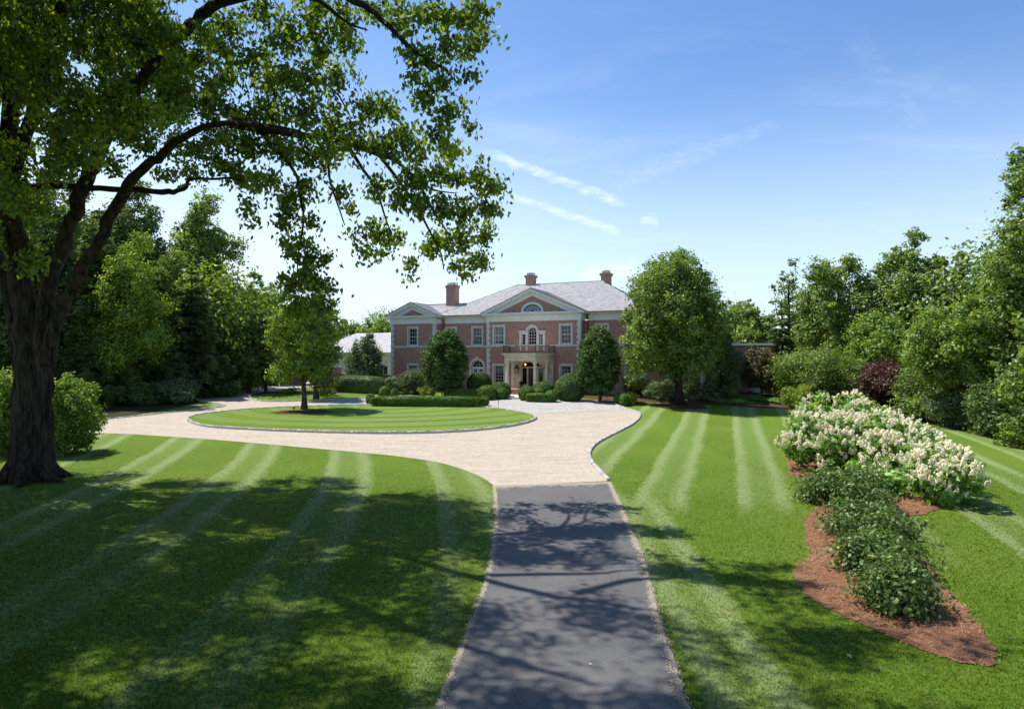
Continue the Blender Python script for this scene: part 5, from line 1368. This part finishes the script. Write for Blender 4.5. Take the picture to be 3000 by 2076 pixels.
# background left of the house
tree('background_tree', 'tall dark crown of leaves behind the tall soft conifer on the left', 290, 82, 400, 860, 120, 'leaf_dark', 26, .36, .24, 4.6, .45, group=WB, size=(.24, .38))
tree('background_tree', 'tall leafy tree seen between the stems of the great tree', 150, 74, 380, 860, 110, 'leaf_dark', 24, .34, .23, 4.4, .45, group=WB, size=(.24, .38))
tree('background_tree', 'shoulder of pale trees stepping down towards the drive mouth', 560, 92, 610, 850, 70, 'leaf_mid', 18, .38, .25, 4.2, .3, group=WB, size=(.24, .38))
tree('grove_tree', 'fresh green tree behind the blue green pine', 440, 74, 610, 880, 70, 'leaf_mid', 18, .28, .18, 4.2, .25)
tree('grove_tree', 'broad bright tree low behind the tall spruce', 250, 63, 640, 905, 100, 'leaf_lite', 18, .28, .18, 4.2, .25)
tree('grove_tree', 'soft green tree between the pine and the drive mouth', 560, 72, 690, 880, 55, 'leaf_mid', 16, .28, .18, 4.2, .2)
for px, d, tp, hw, mt_, lab in [(790, 120, 715, 52, 'leaf_mid', 'left one of the far trees behind the garage roof'), (850, 116, 712, 44, 'leaf_lite', 'right one of the far trees behind the garage roof'), (738, 112, 690, 50, 'leaf_mid', 'far tree behind the crown of the island tree'),
    (600, 95, 640, 60, 'leaf_mid', 'pale tree rising behind the gate wall')]:
    tree('background_tree', lab, px, d, tp, 840, hw, mt_, 14, .42, .27, 3.8, .3, group=WB)
tree('background_tree', 'large dark oak rising behind the left conifers', 455, 84, 425, 820, 92, 'leaf_mid', 26, .36, .24, 4.6, .5, group=WB, size=(.26, .4), bark='bark')
tree('background_tree', 'dark tree behind the great tree on the far left', 60, 62, 400, 860, 130, 'leaf_dark', 20, .34, .22, 4.2, .4, group=WB)
tree('grove_tree', 'light green multi stemmed tree left of the drive mouth', 600, 74, 668, 868, 60, 'leaf_lite', 16, .28, .18, 4.2, .14, multi=4)
tree('grove_tree', 'darker green tree standing behind the island tree near the house lawn', 712, 66, 690, 880, 62, 'leaf_mid', 14, .26, .17, 4.4, .26)
tree('grove_tree', 'bushy yellow green tree above the left kerb', 500, 80, 655, 880, 60, 'leaf_lite', 16, .26, .17, 4.2, .2)
conifer('spruce_tree', 'tall dark spruce right behind the great tree', 225, 62, 455, 120, 'leaf_blue', .55, .13, 20, 3.6, None, .3)
conifer('spruce_tree', 'dark drooping spruce left of the drive bend', 330, 66, 545, 100, 'leaf_dark', .55, .13, 18, 3.6, None, .28)
conifer('pine_tree', 'soft blue green pine leaning towards the drive bend', 432, 68, 590, 95, 'leaf_blue', .6, .13, 18, 3.4, None, .26)
conifer('pine_tree', 'smaller pine beside the gate pillar', 500, 76, 690, 62, 'leaf_blue', .6, .14, 15, 3.4, None, .2)
tree('grove_tree', 'yellow green maple glowing between the dark spruces', 295, 61, 520, 860, 84, 'leaf_yell', 18, .24, .15, 3.0, .2)
tree('grove_tree', 'leafy tree filling the gap left of the blue green pine', 375, 70, 570, 870, 75, 'leaf_mid', 16, .28, .18, 4.4, .25)
tree('grove_tree', 'dark tree behind the trunk on the far left', 120, 64, 480, 890, 120, 'leaf_dark', 18, .30, .2, 4.4, .35)
tree('grove_tree', 'dark tree at the very left edge of the wood', -30, 56, 470, 900, 120, 'leaf_dark', 18, .30, .2, 4.4, .35)
shrub('viburnum_bush', 'large yellow green bush beside the trunk of the great tree', 150, 35.5, 836, 68, 'leaf_lite', .15, .10, 6.0, 18, size=(.3, .45))
shrub('viburnum_bush', 'yellow green bush showing left of the great trunk', -5, 35.5, 838, 75, 'leaf_lite', .17, .11, 4.4, 12)
shrub('understory_shrub', 'dark grey green shrub beside the left end of the gravel drive', 385, 63, 855, 56, 'leaf_grey', .16, .09, 4.4, 9)
shrub('understory_shrub', 'dark low shrub under the spruces left of the gravel', 285, 61, 862, 75, 'leaf_dark', .18, .1, 4.4, 9)
shrub('understory_shrub', 'bright low shrub beside the brick gate pillar', 548, 80, 848, 20, 'leaf_lime', .18, .12, 4, 5)
shrub('understory_shrub', 'small bush at the foot of the grove by the house lawn', 652, 71, 872, 20, 'leaf_mid', .16, .1, 4, 5)
shrub('understory_shrub', 'small dark bush behind the trunk of the island tree', 735, 69, 862, 22, 'leaf_dark', .16, .1, 4, 5)
# far belt that closes the horizon behind everything
def belt(name, x0, x1, y, n, hh, seed):
    r = np.random.default_rng(seed); bl = []
    for k in range(n):
        x = x0 + (x1 - x0) * (k + r.uniform(.2, .8)) / n; h = hh * r.uniform(.75, 1.2); bl.append((x, y + r.uniform(-6, 6), 1.5 + h * .5, (x1 - x0) / n * .9, 4, h * .55))
    V, Q, T = blob_leaves(bl, 3.2, .5, .34, r, shell=.3, lump=.12)
    o = mobj(name, fast_mesh(name, V, Q, T), M['leaf_mid']); tag(o, 'distant belt of mixed trees closing the view behind the garden', 'wood', None, 'stuff')
belt('far_wood', -190, 190, 165, 44, 13, 5)
belt('far_wood', -95, -30, 78, 9, 14, 6)
belt('far_wood', 45, 110, 70, 9, 13, 8)
# ------------------------------------------------------------------ beds and floors under planting
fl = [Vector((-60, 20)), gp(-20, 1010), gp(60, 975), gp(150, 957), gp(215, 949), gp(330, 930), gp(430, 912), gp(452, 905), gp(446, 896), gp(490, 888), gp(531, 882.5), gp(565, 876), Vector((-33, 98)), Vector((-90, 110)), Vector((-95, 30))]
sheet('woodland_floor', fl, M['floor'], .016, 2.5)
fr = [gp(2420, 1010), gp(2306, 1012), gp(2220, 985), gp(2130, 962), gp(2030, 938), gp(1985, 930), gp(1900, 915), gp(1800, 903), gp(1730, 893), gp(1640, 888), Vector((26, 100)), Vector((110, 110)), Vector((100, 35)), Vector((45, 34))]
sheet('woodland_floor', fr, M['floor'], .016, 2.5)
hb = [hpt(-18.4, .3), hpt(-18.3, -1.8), hpt(-12, -2.6), hpt(-6, -2.8), hpt(-2.6, -2.6), hpt(-2.6, .3)]
sheet('planting_bed', hb, M['mulch'], .02, 1.2)
hb = [hpt(2.6, .3), hpt(2.6, -2.8), hpt(6, -3.2), hpt(9.5, -4.6), hpt(14, -4.2), hpt(20, -3.6), hpt(26, -3), hpt(26, .3)]
sheet('planting_bed', hb, M['mulch'], .02, 1.2)
sheet('planting_bed', [gp(*p) for p in [(560, 889), (640, 886), (760, 885), (850, 884), (850, 876), (720, 878), (600, 882)]], M['mulch'], .02, 1.2)

# low ground cover, flagstones
def cover(name, label, poly, n, mt, L, W, h, seed):
    r = np.random.default_rng(seed); xs = [p[0] for p in poly]; ys = [p[1] for p in poly]
    X = r.uniform(min(xs), max(xs), n * 3); Y = r.uniform(min(ys), max(ys), n * 3); k = inside(poly, X, Y); X, Y = X[k][:n], Y[k][:n]; m_ = len(X)
    hh = h * (.5 + .5 * np.sin(X * 2.1 + 1.3) * np.sin(Y * 1.7)) + h * .4
    P = np.stack([X, Y, tz(X, Y) + hh * r.uniform(.3, 1, m_)], 1); V, Q = leaves(P, np.tile([0, 0, 1.0], (m_, 1)), L, W, r, .1, jitter=.6)
    o = mobj(name, fast_mesh(name, V, Q, r.normal(.5, .2, m_).clip(0, 1)), M[mt]); return tag(o, label, 'ground cover', None, 'stuff')
cover('ground_cover', 'low leafy ground cover right of the trunk of the big round tree', [gp(*p).xy for p in [(1560, 893), (1600, 906), (1660, 912), (1690, 908), (1650, 896), (1600, 890)]], 4200, 'leaf_cover', .22, .15, .28, 31)
cover('ground_cover', 'low leafy ground cover by the side door and flagstones', [gp(*p).xy for p in [(1650, 893), (1700, 905), (1760, 912), (1830, 920), (1760, 902), (1700, 893)]], 4200, 'leaf_cover', .22, .15, .28, 32)
def flag(px, py, w, l):
    p = gp(px, py); b = MB(); r = random.Random(px); n = 7; poly = [(w * (1 + r.uniform(-.15, .1)) * math.cos(2 * math.pi * i / n), l * (1 + r.uniform(-.15, .1)) * math.sin(2 * math.pi * i / n)) for i in range(n)]
    b.prism(poly, -.1, .07); o = b.build('stepping_stone', M['flagstone'], None, loc=(p.x, p.y, p.z)); return o
for px, py, w, l, lab in [(1766, 906, .7, .9, 'nearest grey stepping stone left of the lime shrub'), (1770, 899, .6, .8, 'middle grey stepping stone left of the lime shrub'), (1772, 894, .55, .7, 'farthest grey stepping stone left of the lime shrub')]:
    tag(flag(px, py, w, l), lab, 'stepping stone', 'stepping stones of the side path')

# gate pillars and garden walls on the left
def wall_run(name, label, a, b, h, th, mt_, cap=True, pillar=None):
    a, b = Vector(a), Vector(b); d = b - a; m_ = ground(a.x, a.y); root = empty(name, m_, math.atan2(d.y, d.x), label, 'wall'); L = d.length
    s = MB(); s.box(0, L, -th / 2, th / 2, -1.0, h); s.build('wall', M[mt_], root)
    s = MB(); s.box(-.04, L + .04, -th / 2 - .06, th / 2 + .06, h, h + .1); s.build('coping', M['trim'], root)
    return root
def pillar(label, p, w, h):
    root = empty('gate_pillar', ground(*p), R(-23.8), label, 'pillar'); s = MB(); s.box(-w / 2, w / 2, -w / 2, w / 2, -.5, h); s.build('shaft', M['brick'], root)
    s = MB(); s.box(-w / 2 - .08, w / 2 + .08, -w / 2 - .08, w / 2 + .08, h, h + .12); s.box(-w / 2 - .02, w / 2 + .02, -w / 2 - .02, w / 2 + .02, h + .12, h + .2); s.build('cap', M['trim'], root)
q = at(528, 850, 84); pillar('tall brick gate pillar at the left mouth of the drive', (q.x, 84), 1.0, 2.6)
q = at(756, 850, 80); pillar('brick pillar with stone cap ending the garden wall near the garage', (q.x, 80), 1.0, 2.5)
a, b = at(760, 850, 80.5), at(880, 850, 76.5); wall_run('garden_wall', 'low brick garden wall behind the grey hedge', a.xy, b.xy, 1.7, .35, 'brick')
a, b = at(560, 850, 96), at(680, 850, 92); wall_run('garden_wall', 'brick wall closing the drive behind the grove', a.xy, b.xy, 2.0, .35, 'brick')
a, b = at(450, 850, 80), at(520, 850, 84); wall_run('garden_wall', 'dark brick wall running left from the gate pillar', a.xy, b.xy, 2.2, .35, 'brick')
# small signs, lamp stake, sprinkler box
def sign(label, px, py, h):
    p = gp(px, py); root = empty('yard_sign', p, 0, label, 'sign'); s = MB(); s.tube([(0, 0, -.1), (0, 0, h)], .012, 5); s.build('stake', M['white'], root)
    s = MB(); n = 8; s.prism_y([(.16 * math.cos(2 * math.pi * (i + .5) / n), h + .1 + .19 * math.sin(2 * math.pi * (i + .5) / n)) for i in range(n)], -.03, -.014); pl_ = s.build('panel', M['blue'], root)
    s = MB(); s.prism_y([(.10 * math.cos(2 * math.pi * (i + .5) / n), h + .1 + .12 * math.sin(2 * math.pi * (i + .5) / n)) for i in range(n)], -.034, -.0305); s.build('emblem', M['white'], pl_)
sign('small blue security sign on a stake before the left kerb bush', 864, 885, .45)
sign('small blue security sign on a stake beside the short entrance hedge', 1253, 892, .5)
p = gp(1122, 921); root = empty('path_light', p, 0, 'thin dark path light stake at the right end of the island hedge', 'lamp'); s = MB(); s.tube([(0, 0, -.1), (0, 0, .62)], .02, 5); s.build('stake', M['iron'], root); s = MB(); s.lathe([(.05, .6), (.06, .64), (.02, .7)], k=8); s.build('hood', M['copper'], root)
p = gp(662, 931); root = empty('path_light', p, 0, 'dark spot light stake in the mulch of the island tree', 'lamp'); s = MB(); s.tube([(0, 0, 0), (0, 0, .4)], .03, 5); s.build('stake', M['iron'], root); s = MB(); s.lathe([(.05, .38), (.08, .5), (.07, .52)], k=8); s.build('hood', M['iron'], root)
p = gp(2112, 975); s = MB(); s.prism([(-.16, -.1), (.16, -.1), (.18, .1), (-.15, .12)], 0, .1); s.prism([(-.12, -.07), (.12, -.07), (.13, .07), (-.1, .08)], .1, .15); tag(s.build('valve_cover', M['white'], None, loc=p), 'small white cover lying on the sloping right lawn', 'cover')

# ------------------------------------------------------------------ the near bed: oakleaf hydrangeas and viburnums
def bloom_mesh(k):
    r = np.random.default_rng(k); n = 60; t = r.uniform(0, 1, n) ** .8; rad = .095 * (1 - t * .8) + .012; ph = r.uniform(0, 6.28, n)
    P = np.stack([rad * np.cos(ph), rad * np.sin(ph), t * .26 - .04], 1); N = unit(np.stack([np.cos(ph), np.sin(ph), np.full(n, .35)], 1))
    V, Q = leaves(P, N, .068, .068, r, 0, .1, .45); me = fast_mesh('bloom', V, Q, (.45 + .5 * t * r.uniform(.6, 1, n)).clip(0, 1)); me.materials.append(M['bloom']); return me
BLOOMS = [bloom_mesh(900 + k) for k in range(7)]
def hydrangea(label, px, d, top, hw, nb, seed, depth=1.0):
    r = np.random.default_rng(seed); k = d / F; base = ground((px - CX) * k, d); H = CZ - (top - HY) * k - base.z; R_ = hw * k
    bl = sub_blobs((base.x, d, base.z + H * .47), (R_, R_ * depth, H * .53), 9, r, (.4, .58))
    root = plant('hydrangea_bush', label, 'bush', tuple(base), bl, 'leaf_hyd', .25, .2, 4.2, None, 'hydrangeas in the straw bed', crown_name='foliage', seed=seed, droop=.6, upbias=.6, jitter=.5, clump=.16, clump_n=6)
    done = 0; tries = 0
    while done < nb and tries < nb * 30:
        tries += 1; q = bl[r.integers(0, len(bl))]; v = unit(r.normal(0, 1, 3))
        if v[2] < -.05: continue
        p = np.array(q[:3]) + v * np.array(q[3:]) * r.uniform(.98, 1.1)
        if any((((p - np.array(o[:3])) / np.array(o[3:])) ** 2).sum() < .86 for o in bl if o is not q): continue
        if p[2] - base.z < H * .42 and r.uniform() < .75: continue
        if v[1] > .5 and v[2] < .5: continue
        o = bpy.data.objects.new('bloom', BLOOMS[r.integers(0, 7)]); link(o, root); o.location = tuple(p - np.array(base))
        ax = Vector((v[0] * .55 + r.normal(0, .2), v[1] * .55 + r.normal(0, .2), .75 + r.uniform(-.3, .2))).normalized(); o.rotation_euler = ax.to_track_quat('Z', 'Y').to_euler(); s_ = r.uniform(.68, 1.18); o.scale = (s_, s_, s_); done += 1
    return root
for a_ in [('tallest flowering oakleaf hydrangea at the far end of the bed', 1895, 36.5, 894, 95, 160, 51), ('flowering hydrangea on the left front of the white mass', 1862, 31, 945, 80, 180, 52), ('flowering hydrangea in the middle of the white mass', 1945, 31.5, 938, 95, 215, 53),
           ('flowering hydrangea behind the right slope of the mass', 1995, 33.5, 935, 85, 150, 54), ('flowering hydrangea right of the middle above the leafy shrubs', 2050, 28, 985, 95, 205, 55), ('lowest flowering hydrangea at the right end of the mass', 2122, 25.6, 1022, 76, 185, 56), ('small hydrangea with few flowers behind the viburnums', 1985, 27.5, 1040, 80, 22, 57)]:
    hydrangea(*a_)
for lab, px, d, tp, hw in [('farthest dark viburnum shrub touching the hydrangeas', 1905, 24.6, 1060, 92), ('second viburnum shrub of the row in the straw bed', 1950, 20.6, 1138, 92), ('third viburnum shrub of the row in the straw bed', 1985, 17.3, 1205, 88), ('nearest viburnum shrub standing alone in the pine straw', 2022, 14.7, 1275, 76)]:
    shrub('viburnum_shrub', lab, px, d, tp, hw, 'leaf_vib', .125, .085, 4.6, 12, group='viburnum row in the straw bed', clump=.16, clump_n=10, upbias=.7, shell=.4)
# loose straw over the bed and grass blades over the near lawn
def strands(name, poly, n, seed):
    r = np.random.default_rng(seed); xs = [p[0] for p in poly]; ys = [p[1] for p in poly]
    X = r.uniform(min(xs), max(xs), n * 3); Y = r.uniform(min(ys), max(ys), n * 3); k = inside(poly, X, Y); X, Y = X[k][:n], Y[k][:n]; m_ = len(X)
    a = r.uniform(0, 6.28, m_); L = r.uniform(.08, .2, m_); w = .0055; X = X + r.normal(0, .06, m_); Y = Y + r.normal(0, .06, m_); dx, dy = np.cos(a), np.sin(a); z = tz(X, Y) + .025 + r.uniform(0, .05, m_); ti = r.normal(0, .22, m_) * L
    V = np.stack([np.stack([X - dx * L - dy * w, Y - dy * L + dx * w, z - ti], 1), np.stack([X - dx * L + dy * w, Y - dy * L - dx * w, z - ti], 1), np.stack([X + dx * L, Y + dy * L, z + ti], 1)], 1).reshape(-1, 3)
    o = mobj(name, fast_mesh(name, V, np.arange(3 * m_).reshape(-1, 3), r.uniform(0, 1, m_)), M['strand']); return tag(o, 'loose brown pine straw spread over the shrub bed', 'straw', None, 'stuff')
strands('pine_straw', bed, 70000, 71)
def blades(n, seed):
    r = np.random.default_rng(seed); X = np.empty(0); Y = np.empty(0)
    d = 7.5 + 36 * r.uniform(0, 1, n * 2) ** 1.9; half = .78 * d; x = r.uniform(-1, 1, n * 2) * half
    road = [p for p in al + ar]; k = ~inside(road, x, d) & ~inside(bed, x, d) & ~inside(gravel_poly, x, d) & ((x < 0) | (x < 24)); X, Y = x[k][:n], d[k][:n]; m_ = len(X)
    h = r.uniform(.018, .045, m_) * np.clip((44 - Y) / 22, .15, 1); w = .0045 * (1 + Y / 9); a = r.uniform(0, 6.28, m_); ln = r.normal(0, .6, (m_, 2)) * h[:, None]; z = tz(X, Y)
    dx, dy = np.cos(a) * w, np.sin(a) * w
    V = np.stack([np.stack([X - dx, Y - dy, z - .005], 1), np.stack([X + dx, Y + dy, z - .005], 1), np.stack([X + ln[:, 0], Y + ln[:, 1], z + h], 1)], 1).reshape(-1, 3)
    o = mobj('grass', fast_mesh('grass', V, np.arange(3 * m_).reshape(-1, 3)), M['blade']); return tag(o, 'short mown grass blades on the front lawn', 'grass', None, 'stuff')
def pebbles(name, n, seed):
    r = np.random.default_rng(seed); pts = []
    a, b = np.array(gp(1113, 1096).xy), np.array(gp(1372, 1088).xy)
    t = r.uniform(0, 1, n); q = a + (b - a) * t[:, None]; q[:, 1] -= np.abs(r.normal(0, .28, n)) * (.5 + .8 * np.abs(np.sin(t * 17) * np.sin(t * 5.3 + 1))) - .12; pts.append(q)
    for ln, wd in ((ar, .055), (al, .04)):
        L = np.array([(p.x, p.y) for p in dens(ln, .1)]); i = r.integers(0, len(L), n * 2); pts.append(L[i] + r.normal(0, wd, (n * 2, 2)))
    q = np.concatenate(pts); m_ = len(q); s_ = r.uniform(.008, .022, m_); z = tz(q[:, 0], q[:, 1]) + .034
    tri = np.array([[-1, -.6, 0], [1, -.6, 0], [0, 1, 0], [0, 0, .9]]); ph = r.uniform(0, 6.28, m_); c, sn = np.cos(ph), np.sin(ph)
    V = np.stack([np.stack([q[:, 0] + s_ * (k[0] * c - k[1] * sn), q[:, 1] + s_ * (k[0] * sn + k[1] * c), z + s_ * k[2]], 1) for k in tri], 1).reshape(-1, 3)
    i = np.arange(m_)[:, None] * 4; Fc = np.concatenate([i + [0, 1, 3], i + [1, 2, 3], i + [2, 0, 3]])
    o = mobj(name, fast_mesh(name, V, Fc), M['edge']); return tag(o, 'loose pale grit scattered along the drive edges', 'gravel', None, 'stuff')
pebbles('loose_grit', 5000, 91)
blades(330000, 81)

lr = random.Random(5); lf = MB(); lf.add([(-.09, 0, .005), (-.02, .05, .03), (.09, 0, .012), (-.02, -.05, .035), (0, 0, .01)], [(0, 4, 1), (1, 4, 2), (2, 4, 3), (3, 4, 0)]); lme = lf.mesh('fallen_leaf'); lme.materials.append(plain('dry_leaf', (.42, .27, .12), .8, .3, 9))
for px, py, lab in [(1913, 1482, 'pale fallen leaf on the grass below the straw bed'), (1640, 1385, 'dry leaf on the grass strip right of the asphalt'), (1330, 1500, 'dry leaf lying on the near asphalt'), (905, 1050, 'dry leaf on the sunlit lawn edge below the gravel loop'), (1010, 1320, 'dry leaf in the tree shade beside the left asphalt edge'), (600, 1470, 'dry leaf on the shaded near lawn at the lower left')]:
    p = gp(px, py); o = bpy.data.objects.new('fallen_leaf', lme); link(o); o.location = (p.x, p.y, p.z + .035); o.rotation_euler = (lr.uniform(-.3, .3), lr.uniform(-.3, .3), lr.uniform(0, 6)); q = lr.uniform(.5, .9); o.scale = (q, q, q)
    tag(o, lab, 'leaf', 'fallen leaves on the lawn and drive')
